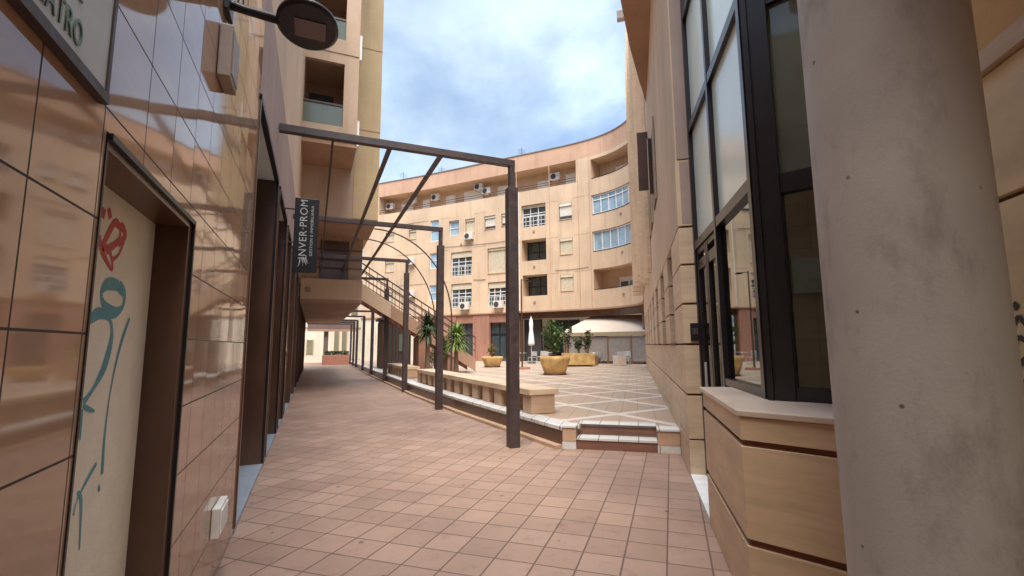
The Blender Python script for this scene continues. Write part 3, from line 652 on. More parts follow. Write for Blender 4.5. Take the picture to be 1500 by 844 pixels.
# curved balconies: glazing and furniture
for k, z0 in enumerate((5.64, 8.52, 11.35, 14.18)):
    z1 = z0+1.55
    f = MB(); slab(f, 27.6, 32.9, z0+.02, z0+.06, -.02, .04)
    bl = obj('balcony_rail', f, 'alu', cb)
    if k in (1, 2):
        end = 32.6 if k == 1 else 31.0
        g_ = MB(); slab(g_, 27.6, end, z0+.06, z1-.02, .16, .18); obj('pane', g_, 'blueglass', bl)
        h = MB(); n_ = 7 if k == 1 else 5
        for j in range(n_+1): u = 27.6+(end-27.6)*j/n_; slab(h, u-.03, u+.03, z0+.06, z1-.02, .10, .15)
        slab(h, 27.6, end, z0+.06, z0+.13, .10, .145); slab(h, 27.6, end, z1-.1, z1-.03, .10, .145)
        if k == 2: slab(h, 27.6, end, z1-.45, z1-.39, .10, .145)
        obj('sliding_frame', h, 'white', bl)
        if k == 2: h = MB(); slab(h, 28.6, 29.4, z0+.1, z1-.5, .185, .25); obj('dark_pane', h, 'dark', bl)
    else:
        h = MB(); slab(h, 28.8, 30.2, z0-.8, z0+.95, 1.4, 1.47); obj('door_frame', h, 'white', bl)
        h = MB(); slab(h, 28.9, 29.45, z0-.7, z0+.6, 1.36, 1.395); slab(h, 29.55, 30.1, z0-.7, z0+.6, 1.36, 1.395); obj('pane', h, 'winglass', bl)
        h = MB(); slab(h, 31.4, 32.0, z0+.1, z0+1.2, .5, .56); obj('side_screen', h, 'shutterw', bl)
        if k == 3:
            h = MB(); [h.tube([(*F(29+j*.35, .6), z0-.5), (*F(29.3+j*.35, .6), z0+.35)], .02, 5) for j in range(4)]; h.tube([(*F(28.9, .6), z0+.2), (*F(30.6, .6), z0+.25)], .02, 5); obj('clothes_rack', h, 'iron', bl)
# small vent discs under the windows
vd = [(22.6, 7.85), (22.6, 5.0), (22.6, 10.75), (15.6, 10.4), (30.2, 5.1), (30.2, 8.1), (30.2, 10.9)]
f = MB()
for u, z in vd: f.tube([(*F(u, .01), z), (*F(u, -.06), z)], .1, 10)
split_obj('drain_spout', f, 'soffit', cb)
# ground floor
f = MB()
f_ = MB(); slab(f_, 4.5, 11, .3, 4.2, .05, .4); obj('cream_ground_wall', f_, 'cream', cb)
for (u0, u1) in ((11, 12.6), (13.6, 15.1), (16.8, 18.4), (20.05, 21.1)): slab(f, u0, u1, .3, 4.2, .05, .6)
split_obj('shop_pillar', f, 'brick', cb)
f = MB(); slab(f, 11, 21, 3.5, 4.2, .12, .55); obj('shop_lintel', f, 'brick', cb)
for (u0, u1) in ((12.6, 13.6), (15.1, 16.8), (18.4, 20.05)):
    f = MB(); slab(f, u0, u1, .33, 3.5, .4, .5); w_ = obj('shopfront', f, 'winglass', cb)
    h = MB()
    for u in (u0+.03, (u0+u1)/2, u1-.03): slab(h, u-.03, u+.03, .33, 3.5, .34, .399)
    slab(h, u0, u1, 2.5, 2.57, .34, .395); obj('mullion', h, 'alu', w_)
f = MB(); slab(f, 21.0, 32.6, 3.72, 4.19, .35, .7); obj('arcade_beam', f, 'marble', cb)
f = MB(); slab(f, 21.1, 22.6, .33, 3.7, 1.2, 1.5); slab(f, 22.6, 25.0, .33, 1.0, 3.4, 3.6); slab(f, 22.6, 25.0, 3.3, 3.7, 3.4, 3.6); obj('arcade_back_wall', f, 'grille', cb)
f = MB(); slab(f, 22.6, 25.0, 1.0, 3.3, 3.45, 3.5); obj('green_shopfront', f, 'tealglass', cb)
f = MB(); slab(f, 31.0, 33.2, .33, 4.19, .9, 6.5); obj('arcade_side_wall', f, 'woodd', cb)
f = MB(); [slab(f, u, u+.25, .33, 3.8, .3, .6) for u in (21.0, 31.8)]; split_obj('arcade_pillar', f, 'marble', cb)
obj('drainpipe', MB().tube([(*F(21.3, -.07), 4.35), (*F(21.3, -.07), 14.2)], .05, 8), 'offw', cb)
for (u0, u1, z0, z1) in ((13.4, 20.9, 10.35, 10.2), (24.4, 27.2, 7.4, 7.42), (16.9, 18.1, 7.2, 7.12)):
    obj('cable', MB().tube([(*F(u0+(u1-u0)*k/10, -.03), z0+(z1-z0)*k/10-.05*math.sin(math.pi*k/10)) for k in range(11)], .014, 5), 'grille', cb)
# the mass behind the facade
f = MB(); slab(f, 4.5, UL, 4.31, 17.05, 1.8, 1.9); obj('rear_wall', f, 'soffit', cb)

# air conditioners on the facade
ac0 = None
acs = [(7.0, 15.2, 1.0), (9.6, 15.45, 1.0), (12.2, 15.4, 1.0), (16.9, 15.65, 1.0), (17.75, 15.1, .9), (24.2, 15.3, 1.0), (10.25, 9.3, -.02), (10.3, 6.3, -.02), (16.5, 11.0, -.02), (19.4, 4.95, -.02), (16.1, 4.95, -.02)]
acl = ['boxy air conditioner leftmost under the roof fascia of the curved building', 'air conditioner second from the left on the attic terrace wall', 'air conditioner third from the left on the attic terrace wall', 'upper air conditioner of the close pair on the attic, right of centre', 'lower air conditioner of the close pair on the attic beside its twin', 'single air conditioner between two attic windows above the gridded window', 'air conditioner on the plain wall above the stairs, higher one', 'air conditioner on the plain wall above the stairs, lower one', 'air conditioner hung under the small third-floor shuttered window', 'air conditioner at the foot of the first-floor window beside the near post', 'air conditioner at the foot of the left first-floor gridded window']
for i, (u, z, d) in enumerate(acs):
    p = F(u, d); q = F(u+.1, d); ang = math.atan2(q[1]-p[1], q[0]-p[0])
    if ac0 is None:
        ac0 = thing('air_conditioner', (0, 0, 0), 'x', 'air conditioner', 'air conditioners on the curved facade')
        obj('casing', MB().box(-.42, .42, -.32, 0, 0, .6), 'acm', ac0, bev=.02); obj('fan_grille', MB().tube([(-.12, -.335, .3), (-.12, -.322, .3)], .23, 20), 'grille', ac0); obj('bracket', MB().box(-.35, -.31, -.3, .04, -.04, -.002).box(.31, .35, -.3, .04, -.04, -.002), 'alu', ac0); t = ac0
    else: t = copy_tree(ac0)
    t.location = (*p, z-.3); t.rotation_euler = (0, 0, ang); t['label'] = acl[i]
# antennas on roof
for i, (u, h) in enumerate(((8.2, 1.1), (12.6, .9), (21.0, 1.0))):
    p = F(u, 1.2); t = thing('roof_antenna', (*p, 17.3), ['thin roof antenna at the left end of the curved roof', 'thin roof antenna above the second attic window', 'short roof antenna beside the first pergola post top'][i], 'antenna', 'antennas on the curved roof')
    obj('mast', MB().tube([(*p, 17.3), (*p, 17.6+h)], .02, 6), 'alu', t); f = MB()
    for k in range(4): f.bar((p[0]-.35, p[1], 17.4+h-.12*k), (p[0]+.35, p[1], 17.4+h-.12*k), .015, .015)
    obj('aerial', f, 'alu', t)

# ------------------------------------------------------------------ right wing (stone base, peach upper walls, glazed bay, arcade)
rw = thing('stone_building', (*R(8, 2), 0), 'peach building on the right with rusticated stone base and glazed corner bay', 'building')
cz = [(0, .44), (.455, .97), (.995, 1.585), (1.61, 2.09), (2.115, 2.59), (2.615, 3.08)]
rwin = [(1.25, 2.3), (3.4, 4.6), (5.9, 7.1), (8.4, 9.6), (11, 12.2), (14, 15.2), (17, 18.2), (20, 21.2)]
for k, (z0, z1) in enumerate(cz):
    f = MB()
    segs = [(0, 23)] if z1 < 1.6 else list(zip([0]+[b_ for a_, b_ in rwin], [a_ for a_, b_ in rwin]+[23]))
    for s0, s1 in segs:
        f.prism([R(s0, 0), R(s1, 0), R(s1, .5), R(s0, .235)] if s0 == 0 else [R(s0, 0), R(s1, 0), R(s1, .4), R(s0, .4)], z0+.002, z1)
    split_obj('stone_course', f, 'stone_l' , rw, bev=.004)
f = MB()
segs = list(zip([0]+[b_ for a_, b_ in rwin], [a_ for a_, b_ in rwin]+[23]))
f.prism([R(.03, .03), R(23, .03), R(23, .35), R(.03, .2)], .01, 1.6)
for s0, s1 in segs: f.prism([R(s0+.03, .03), R(s1-.03, .03), R(s1-.03, .35), R(s0+.03, .2)], 1.6, 3.1)
obj('stone_joint', f, 'groove', rw)
for s0, s1 in rwin:
    f = MB().prism([R(s0, .3), R(s1, .3), R(s1, .36), R(s0, .36)], 1.6, 3.08); w_ = obj('window', f, 'winglass', rw)
    h = MB()
    for s_ in (s0+.03, (s0+s1)/2, s1-.03): h.prism([R(s_-.03, .25), R(s_+.03, .25), R(s_+.03, .299), R(s_-.03, .299)], 1.6, 3.08)
    obj('frame', h, 'marble', w_)
    obj('sill', MB().prism([R(s0, -.02), R(s1, -.02), R(s1, .3), R(s0, .3)], 1.588, 1.612), 'groove', w_)
# upper wall
uw = [(4.6, 5.8, 4.6, 6.6), (7.0, 8.2, 4.6, 6.6)]
f = MB(); f.prism([R(0, -.0), R(23.3, -.0), R(23.3, .5), R(0, .235)], 3.11, 3.98)
f.prism([R(6, .01), R(23.3, .01), R(23.3, .5), R(6, .5)], 3.98, 17.35); f.prism([R(.02, .01), R(6, .01), R(6, .5), R(.02, .225)], 3.98, 13)
obj('upper_wall', f, 'peach', rw)
f = MB(); f.prism([R(-.004, .05), R(-.004, .21), R(.03, .21), R(.03, .05)], 3.14, 3.96); f.prism([R(-.006, .03), R(-.006, .23), R(.02, .23), R(.02, .03)], 4.0, 6.5); f.prism([R(-.006, .03), R(-.006, .23), R(.02, .23), R(.02, .03)], 6.52, 12.9); obj('end_panel', f, 'mauve', rw)
for i, (s_, pr, wd) in enumerate(((9.2, .12, .25), (10.6, .2, .3), (12.2, .3, .3), (14, .4, .35), (16, .48, .35), (18, .55, .35), (20, .6, .4), (22, .6, .5))):
    obj('pilaster', MB().prism([R(s_, -pr), R(s_+wd, -pr), R(s_+wd, .0), R(s_, .0)], 3.9 if i < 3 else 4.5, 17.3), 'peach' if i % 2 else 'stone_l', rw)
for s0, s1 in ((4.4, 5.6), (6.6, 7.8), (8.2, 9.0)):
    f = MB().prism([R(s0, -.02), R(s1, -.02), R(s1, .0), R(s0, .0)], 4.9, 6.7); f = obj('window', f, 'woodd', rw); obj('frame', MB().prism([R(s0-.06, -.035), R(s0, -.035), R(s0, 0), R(s0-.06, 0)], 4.85, 6.75), 'stone_l', f)
f = MB().prism([R(-1, -1.0), R(1.5, -.80), R(3.36, -.62), R(5.1, -.44), R(6.6, -.22), R(7.96, -.0), R(7.96, .3), R(-1, .3)], 9.0, 13.5); obj('overhang', f, 'soffit', rw)
# bay plinth
P1 = (2.38, 2.13); P0 = R(-1.49, 0); P2 = (P1[0]+.4*.98, P1[1]-.92*.98)
def inset(d):
    return [(P0[0]+.793*d-.0, P0[1]-.609*d), (P1[0]+.793*d*.8+.1*d, P1[1]-.609*d*.4+.3*d*0), (P2[0]+.92*d, P2[1]+.4*d)]
def plinth(mb, z0, z1, d=0):
    a_ = inset(d); mb.prism([a_[0], a_[1], a_[2], (P2[0]+.9, P2[1]+.5), (P0[0]+.45, P0[1]-.35+.1)], z0, z1)
bp = obj('bay_plinth', (lambda m_: (plinth(m_, .002, .43), plinth(m_, .47, .995), plinth(m_, 1.03, 1.165), m_)[-1])(MB()), 'stone', rw, bev=.004)
f = MB(); plinth(f, .01, 1.16, .03); obj('stone_joint', f, 'groove', bp)
f = MB(); plinth(f, 1.168, 1.205, -.025); obj('ledge', f, 'ledge', bp, bev=.006)
obj('door_step', MB().prism([R(-1.50, .0), R(-.005, .0), R(-.005, .8), R(-1.50, .8)], .003, .045), 'white', rw)
# bay glazing
G0 = Vector((*R(0, .22), 0)); GC = Vector((3.04, 2.42, 0)); dF = Vector((.4, -.92, 0)).normalized(); G2 = GC+dF*.66
def gp(t): v = G0.lerp(GC, t); return (v.x, v.y)
def gf(l): v = GC+dF*l; return (v.x, v.y)
bay = obj('bay_window', (lambda m_: (
   m_.obox(gp(.0), gp(.03), .05, 8.2, -.05, .05), m_.obox(gp(.475), gp(.505), .05, 8.2, -.05, .05), m_.obox(gp(.97), gp(1.0), 1.2, 8.2, -.06, .05),
   [m_.obox(gp(0), gp(1), z-.05, z+.05, -.055, .045) for z in (2.82, 4.36, 5.93, 7.5)], m_.obox(gp(.5), gp(1), 1.206, 1.27, -.055, .045),
   m_.obox(gf(0), gf(.16), 1.206, 8.2, .07, -.05), m_.obox(gf(.6), gf(.66), 1.206, 8.2, .05, -.05), [m_.obox(gf(.16), gf(.6), z0, z1, .05, -.04) for z0, z1 in ((1.206, 1.3), (2.68, 2.82), (4.16, 4.4), (5.9, 6.0), (8.0, 8.2))],
   m_.obox(gf(-.01), gf(.03), 1.206, 8.2, .09, .07), m_)[-1])(MB()), 'alu', rw)
dr = obj('glass_door', (lambda m_: ([m_.obox(gp(t0), gp(t1), .06, 2.76, -.04, .03) for t0, t1 in ((.04, .065), (.235, .26), (.27, .29), (.44, .465))], [m_.obox(gp(t0), gp(t1), z0, z1, -.035, .025) for t0, t1 in ((.065, .235), (.29, .44)) for z0, z1 in ((.06, .3), (2.5, 2.62), (2.7, 2.76))], m_)[-1])(MB()), 'alu', rw)
obj('pane', MB().obox(gp(.06), gp(.235), .3, 2.5, -.008, 0).obox(gp(.29), gp(.445), .3, 2.5, -.008, 0), 'glass', dr)
obj('handle', MB().tube([(gp(.23)[0]-.07, gp(.23)[1]+.05, 1.0), (gp(.23)[0]-.07, gp(.23)[1]+.05, 1.4)], .014, 8), 'chair', dr)
obj('pane', MB().obox(gp(.505), gp(.97), 1.27, 2.77, -.008, 0), 'glass', bay)
for z0, z1 in ((2.87, 4.31), (4.41, 5.88), (5.98, 7.45)):
    for t0, t1 in ((.03, .475), (.505, .97)): obj('frosted_pane', MB().obox(gp(t0), gp(t1), z0, z1, -.012, 0), 'frost', bay)
obj('pane', MB().obox(gf(.16), gf(.6), 1.3, 2.68, .008, 0), 'glass', bay)
obj('pane', MB().obox(gf(.16), gf(.6), 2.82, 4.16, .008, 0), 'greyglass', bay); obj('pane', MB().obox(gf(.16), gf(.6), 4.4, 5.9, .008, 0), 'greyglass', bay)
obj('bay_wall', MB().prism([gp(0), gp(1), gf(.66), R(-3.2, 3), R(0, 3)], 8.2, 9.4), 'peach', rw)
# room behind the bay
f = MB(); f.prism([R(-.02, .32), R(-2.3, .45), R(-3.0, 1.0), R(-3.3, 4.5), R(-.02, 4.5)], 2.85, 2.95); f.prism([R(-.02, .3), R(-.12, .3), R(-.12, 4.5), R(-.02, 4.5)], .05, 2.85); obj('room_shell', f, 'olive', rw)
f = MB(); f.prism([R(-.12, .35), R(-2.25, .48), R(-3.0, 1.0), R(-3.2, 4.5), R(-.12, 4.5)], .01, .04); obj('room_floor', f, 'tan', rw)
f = MB(); f.prism([R(-3.3, 3.2), R(-.1, 3.2), R(-.1, 3.35), R(-3.3, 3.35)], .04, 2.85); obj('back_wall', f, 'olive', rw)
for s0 in (-2.9, -2.05, -1.1): obj('inner_door', MB().prism([R(s0, 3.14), R(s0+.7, 3.14), R(s0+.7, 3.19), R(s0, 3.19)], .045, 2.1), 'woodd', rw)
# intercom on the pier end
ic = obj('intercom', MB().prism([R(-.02, .08), R(-.02, .19), R(-.005, .19), R(-.005, .08)], 1.64, 1.86), 'alu', rw); obj('button_panel', MB().prism([R(-.025, .1), R(-.025, .17), R(-.021, .17), R(-.021, .1)], 1.72, 1.8), 'grille', ic)
# arcade wall right of the column
WO = .86
def rwall(mb, z0, z1, d=0): mb.prism([R(-3.28, WO+d), R(-12, WO+d), R(-12, WO+d+.6), R(-3.28, WO+d+.6)], z0, z1)
f = MB(); [rwall(f, z0, z1) for z0, z1 in ((.002, .62), (.64, 1.4), (1.42, 2.16), (2.185, 2.70))]; obj('arcade_wall', f, 'stone_w', rw, bev=.004)
f = MB(); rwall(f, .01, 2.71, .03); obj('stone_joint', f, 'groove', rw)
f = MB(); rwall(f, 2.705, 2.79, -.03); obj('cornice_strip', f, 'stone_l', rw)
f = MB(); rwall(f, 2.80, 4.65, .02); obj('plaster_panel', f, 'orange', rw)
f = MB()
def rib2(pts, wd):
    P = [Vector((*R(s_, WO-.003), z)) for s_, z in pts]
    for i in range(len(P)-1):
        d = (P[i+1]-P[i]).normalized(); n_ = Vector((.793, -.609, 0)).cross(d)*wd/2; f.quad(P[i]-n_, P[i+1]-n_, P[i+1]+n_, P[i]+n_)
for q, w__ in (([(-3.93, 1.66), (-3.97, 1.70), (-4.0, 1.66), (-4.06, 1.68)], .02), ([(-3.9, 1.58), (-3.96, 1.62), (-4.05, 1.56), (-4.1, 1.6)], .02), ([(-3.92, 1.5), (-4.0, 1.55), (-4.1, 1.47)], .025), ([(-3.9, 1.42), (-3.98, 1.46), (-4.2, 1.44)], .02), ([(-3.95, 1.75), (-3.97, 1.73)], .03)): rib2(q, w__)
obj('black_graffiti', f, 'black', rw)
# the storeys above the arcade, carried by the column
f = MB(); f.prism([R(-3.35, .0), R(-6.6, .0), R(-6.6, 6), R(-3.35, 6)], 4.65, 6.2); obj('arcade_ceiling_block', f, 'peach', rw)
f = MB().prism([R(-22, -9), R(-22, 6), R(-22.5, 6), R(-22.5, -9)], 0, 5); tag(obj('rear_boundary_wall', f, 'peach', loc=(-8, -12, 0)), 'low peach wall far behind the passage entrance', 'wall')

# box signs on the facade
for i, (s_, o0, z0, z1) in enumerate(((7.2, -.32, 6.0, 7.7), (5.4, -.1, 5.3, 6.7))):
    t = thing('facade_box_sign', (*R(s_, 0), z0), ['dark brown box sign projecting from the right facade, farther and larger', 'dark brown box sign tucked on the right facade, nearer and slimmer'][i], 'sign', 'box signs on the right facade')
    obj('box', MB().prism([R(s_, o0), R(s_, -.02), R(s_+.16, -.02), R(s_+.16, o0)], z0, z1), 'woodd', t, bev=.008); obj('edge_trim', MB().prism([R(s_-.01, o0-.015), R(s_-.01, o0), R(s_+.17, o0), R(s_+.17, o0-.015)], z0, z1), 'stone_l', t)
    obj('bracket', MB().bar((*R(s_+.08, -.04), z1-.2), (*R(s_+.08, .0), z1-.2), .05, .05), 'iron', t)
t = thing('roof_floodlight', (*R(4.1, -.6), 9.2), 'small grey floodlight fixed to the edge of the brown overhang', 'floodlight')
obj('housing', MB().prism([R(4.0, -.72), R(4.0, -.55), R(4.15, -.55), R(4.15, -.72)], 9.05, 9.25), 'acm', t, bev=.01); obj('bracket', MB().bar((*R(4.1, -.58), 9.2), (*R(4.1, -.5), 9.2), .03, .03), 'alu', t)

# concrete column
cl = tag(obj('concrete_column', MB().lathe((1.868, .94, 0), [(.0, 0), (.242, 0), (.242, 4.66), (0, 4.66)], 96), 'concrete', loc=(1.868, .94, 0)), 'massive round grey concrete column in the right foreground', 'column')
for p in cl.data.polygons:
    if abs(p.normal.z) > .9: p.use_smooth = False
md = cl.modifiers.new('edges', 'EDGE_SPLIT')

# ------------------------------------------------------------------ plaza furniture
def bench(name, x0, y0, x1, y1, label, n):
    d = Vector((x1-x0, y1-y0, 0)); L_ = d.length; d.normalize(); nn = Vector((d.y, -d.x, 0))
    t = thing(name, ((x0+x1)/2, (y0+y1)/2, .33), label, 'bench', 'long stone benches on the plaza edge')
    def P(a_, b_): v = Vector((x0, y0, 0))+d*a_+nn*b_; return (v.x, v.y)
    f = MB(); k = 0; a_ = -.02
    while a_ < L_+.02: e = min(a_+1.1, L_+.03); f.prism([P(a_, -.04), P(e-.004, -.04), P(e-.004, .58), P(a_, .58)], .68, .785); a_ = e+.0001; 
    obj('seat_slab', f, 'stone_l', t, bev=.006)
    f = MB()
    for k in range(n):
        a_ = (L_-.36)*k/(n-1); f.prism([P(a_, 0), P(a_+.36, 0), P(a_+.36, .5), P(a_, .5)], .337, .678)
    split_obj('support_block', f, 'stone_b', t, bev=.006)
    f = MB().prism([P(.1, .2), P(L_-.1, .2), P(L_-.1, .48), P(.1, .48)], .337, .678); obj('recessed_back', f, 'stone_b', t)
bench('stone_bench', 3.75, 8.0, 3.46, 16.9, 'long stone bench with recessed front, nearest on the plaza edge', 13)
bench('stone_bench', 3.40, 19.0, 3.36, 23.5, 'shorter farther stone bench beyond the long one by the posts', 7)
obj_rail = MB()
def planter(x, y, r, h, label, mat_='ochre'):
    t = thing('round_planter', (x, y, .33), label, 'planter', 'ochre planters on the plaza')
    obj('bowl', MB().lathe((x, y, .33), [(r*.62, .0), (r*.70, .05), (r*.86, h*.45), (r, h*.82), (r*1.0, h), (r*.92, h), (r*.88, h-.1)], 36), 'ochre', t)
    obj('foot', MB().lathe((x, y, .33), [(0, .004), (r*.78, .004), (r*.78, .05), (r*.6, .06)], 24), 'woodd', t)
    obj('soil', MB().lathe((x, y, .33), [(0, h-.09), (r*.9, h-.09)], 24), 'soil', t)
planter(9.73, 18.3, .66, .8, 'large round ochre planter nearest the steps, holding a leafy young tree')
planter(9.85, 26.4, .63, .62, 'round ochre planter with a dry little plant, left of the lamp post')
t = thing('box_planter', (14.6, 24.4, .33), 'rectangular ochre planter with shrubs behind the large round planter', 'planter', 'ochre planters on the plaza')
BA = Vector((.93, -.37, 0)); BN = Vector((.37, .93, 0))
def BP(a_, b_): v = Vector((14.55, 24.3, 0))+BA*a_+BN*b_; return (v.x, v.y)
f = MB(); f.prism([BP(-.95, 0), BP(.95, 0), BP(.95, .08), BP(-.95, .08)], .42, 1.12).prism([BP(-.95, .62), BP(.95, .62), BP(.95, .7), BP(-.95, .7)], .42, 1.12).prism([BP(-.95, .08), BP(-.87, .08), BP(-.87, .62), BP(-.95, .62)], .42, 1.12).prism([BP(.87, .08), BP(.95, .08), BP(.95, .62), BP(.87, .62)], .42, 1.12)
obj('box', f, 'ochre', t, bev=.01); obj('soil', MB().prism([BP(-.86, .09), BP(.86, .09), BP(.86, .61), BP(-.86, .61)], .45, 1.05), 'soil', t); obj('foot', MB().prism([BP(-.8, .06), BP(.8, .06), BP(.8, .64), BP(-.8, .64)], .335, .419), 'woodd', t)
def bush(name, x, y, z0, h, r, n, size, m, label, cat, group=None, stems=5):
    t = thing(name, (x, y, z0), label, cat, group); f = MB(); s_ = MB(); tips = []
    for k in range(stems):
        a_ = random.uniform(0, 6.28); rr = r*random.uniform(.1, .75); tp = (x+rr*math.cos(a_), y+rr*math.sin(a_), z0+h*random.uniform(.6, .95)); s_.tube([(x+rr*.15*math.cos(a_), y+rr*.15*math.sin(a_), z0-.05), (x+rr*.5*math.cos(a_), y+rr*.5*math.sin(a_), z0+h*.4), tp], [.025, .018, .008], 5); tips.append(tp)
        tips.append((x+rr*.6*math.cos(a_), y+rr*.6*math.sin(a_), z0+h*random.uniform(.35, .6)))
    for k in range(n):
        tp = random.choice(tips); f.leaf((random.gauss(tp[0], r*.24), random.gauss(tp[1], r*.24), random.gauss(tp[2], h*.11)), size*random.uniform(.6, 1.3))
    obj('stem', s_, 'bark', t); obj('foliage', f, m, t); return t
bush('potted_tree', 9.73, 18.3, 1.05, 1.55, .58, 620, .15, 'leafg', 'leafy green young tree growing in the large round planter', 'tree', None, 8)
bush('dry_plant', 9.85, 26.4, .88, .7, .35, 160, .12, 'leafdry', 'small dry plant in the round planter left of the lamp post', 'plant', None, 6)
for i, a_ in enumerate((-.6, .05, .6)):
    p = BP(a_, .35); bush('potted_shrub', p[0], p[1], 1.04, (1.7, 1.0, 1.3)[i], .34, 260, .13, 'leafd', ['tall thin shrub at the left end of the box planter', 'low bushy shrub in the middle of the box planter', 'medium shrub at the right end of the box planter'][i], 'shrub', 'shrubs in the box planter', 5)
def yucca(x, y, z0, th, r, n, mat_, label, lean=0):
    t = thing('palm_plant', (x, y, z0), label, 'palm', 'spiky palms behind the pergola posts')
    obj('trunk', MB().tube([(x, y, z0), (x+lean*.5, y, z0+th*.5), (x+lean, y, z0+th)], [.13, .09, .10], 10), 'bark', t)
    f = MB(); c0 = Vector((x+lean, y, z0+th))
    for k in range(n):
        a_ = random.uniform(0, 6.28); el = random.uniform(-.75, 1.35); d = Vector((math.cos(a_)*math.cos(el), math.sin(a_)*math.cos(el), math.sin(el))); sd = d.cross(Vector((0, 0, 1))).normalized()*.03
        L_ = r*random.uniform(.75, 1.15); p0 = c0+Vector((0, 0, random.uniform(-.35, .15))); p1 = p0+d*L_*.55+Vector((0, 0, .03)); p2 = p0+d*L_+Vector((0, 0, -.22*L_*math.cos(el)))
        f.add([p0-sd*.5, p0+sd*.5, p1+sd, p1-sd, p2], [(0, 1, 2, 3), (3, 2, 4)])
    obj('fronds', f, mat_, t)
yucca(4.42, 19.6, .33, 2.05, .7, 340, 'leafd', 'dark green spiky palm beside the staircase foot')
yucca(5.66, 19.6, .33, 1.65, .72, 380, 'leafy', 'bright yellow-green spiky palm right of the second post')
yucca(5.2, 20.0, .33, 1.2, .5, 180, 'leafg', 'low green spiky palm between the dark and the bright one')
# plaza lamp post
t = thing('lamp_post', (10.36, 23.2, .33), 'thin dark lamp post standing on the plaza just right of the near pergola post', 'lamp post')
obj('pole', MB().tube([(10.36, 23.2, .33), (10.36, 23.2, 5.2)], [.05, .035], 10), 'iron', t); obj('base_plate', MB().box(10.1, 10.75, 23.0, 23.4, .335, .45), 'planterred', t, bev=.01)
obj('arm', MB().bar((10.36, 23.2, 5.15), (10.7, 23.1, 5.15), .03, .03), 'iron', t); obj('lamp_head', MB().box(10.62, 10.9, 23.0, 23.2, 5.08, 5.16), 'black', t)
# closed parasol
t = thing('closed_parasol', (14.4, 30.6, .33), 'tall closed white parasol on the cafe terrace', 'parasol')
obj('canopy', MB().lathe((14.4, 30.6, 0), [(.02, 3.62), (.10, 3.45), (.15, 3.1), (.12, 2.75), (.17, 2.4), (.24, 1.75), (.2, 1.6), (.05, 1.62)], 14), 'canvasw', t); obj('pole', MB().tube([(14.4, 30.6, .33), (14.4, 30.6, 3.7)], .03, 8), 'chair', t); obj('base', MB().lathe((14.4, 30.6, 0), [(0, .335), (.3, .335), (.3, .42), (0, .45)], 16), 'grille', t)
# cafe furniture
def chair_at(proto_, x, y, rz, label):
    c_ = copy_tree(proto_) if proto_.get('used') else proto_
    proto_['used'] = 1; c_.location = (x, y, .333); c_.rotation_euler = (0, 0, rz); c_['label'] = label
ch = thing('cafe_chair', (0, 0, 0), 'x', 'chair', 'aluminium cafe chairs')
obj('seat', MB().box(-.22, .22, -.22, .22, .43, .46), 'chair', ch); obj('backrest', MB().box(-.22, .22, .2, .23, .55, .85).box(-.23, -.2, .2, .23, .46, .85).box(.2, .23, .2, .23, .46, .85), 'chair', ch)
for sx in (-.2, .2):
    for sy in (-.2, .2): obj('leg', MB().tube([(sx, sy, 0), (sx, sy, .44)], .014, 6), 'chair', ch)
cl1 = ['chair left of the parasol, nearest the lamp post', 'chair in front of the closed parasol', 'chair just right of the parasol', 'chair behind the parasol table', 'chair at the front of the tent terrace, left', 'chair at the tent table, behind', 'chair beside the tent terrace at the right', 'chair farthest right under the dark arcade end']
for (x, y, rz), lb in zip([(12.9, 30.0, .6), (13.9, 29.4, 3.4), (14.9, 29.3, 2.4), (15.2, 30.6, 5.2), (17.0, 26.6, .4), (17.8, 27.4, 3.6), (17.7, 24.4, 2.2), (18.6, 25.2, 5.4)], cl1): chair_at(ch, x, y, rz, 'aluminium cafe '+lb)
del ch['used']
for o in list(col.objects):
    if 'used' in o: del o['used']
tb0 = None
for i, (x, y) in enumerate(((13.5, 30.3), (15.4, 29.9), (17.3, 27.0), (18.0, 25.0))):
    if tb0 is None:
        tb0 = thing('cafe_table', (0, 0, 0), 'x', 'table', 'round cafe tables'); obj('tabletop', MB().lathe((0, 0, 0), [(0, .72), (.34, .72), (.34, .745), (0, .745)], 20), 'chair', tb0); obj('pedestal', MB().lathe((0, 0, 0), [(.22, 0), (.22, .03), (.03, .05), (.03, .72)], 12), 'chair', tb0); t = tb0
    else: t = copy_tree(tb0)
    t.location = (x, y, .333); t['label'] = ['round aluminium cafe table left of the closed parasol', 'round aluminium cafe table right of the closed parasol', 'round aluminium cafe table before the pale tent', 'round aluminium cafe table at the right edge of the tent terrace'][i]
for i, (x, y, s_) in enumerate(((16.1, 25.4, .3), (17.2, 24.0, .28))):
    t = thing('terrace_planter', (x, y, .33), ['brown wooden planter box beside the ochre box planter', 'small pale planter box near the right facade'][i], 'planter'); obj('box', MB().box(x-s_, x+s_, y-s_, y+s_, .335, .95), ('teak', 'canvas')[i], t, bev=.01); obj('soil', MB().box(x-s_+.05, x+s_-.05, y-s_+.05, y+s_-.05, .9, .96), 'soil', t)
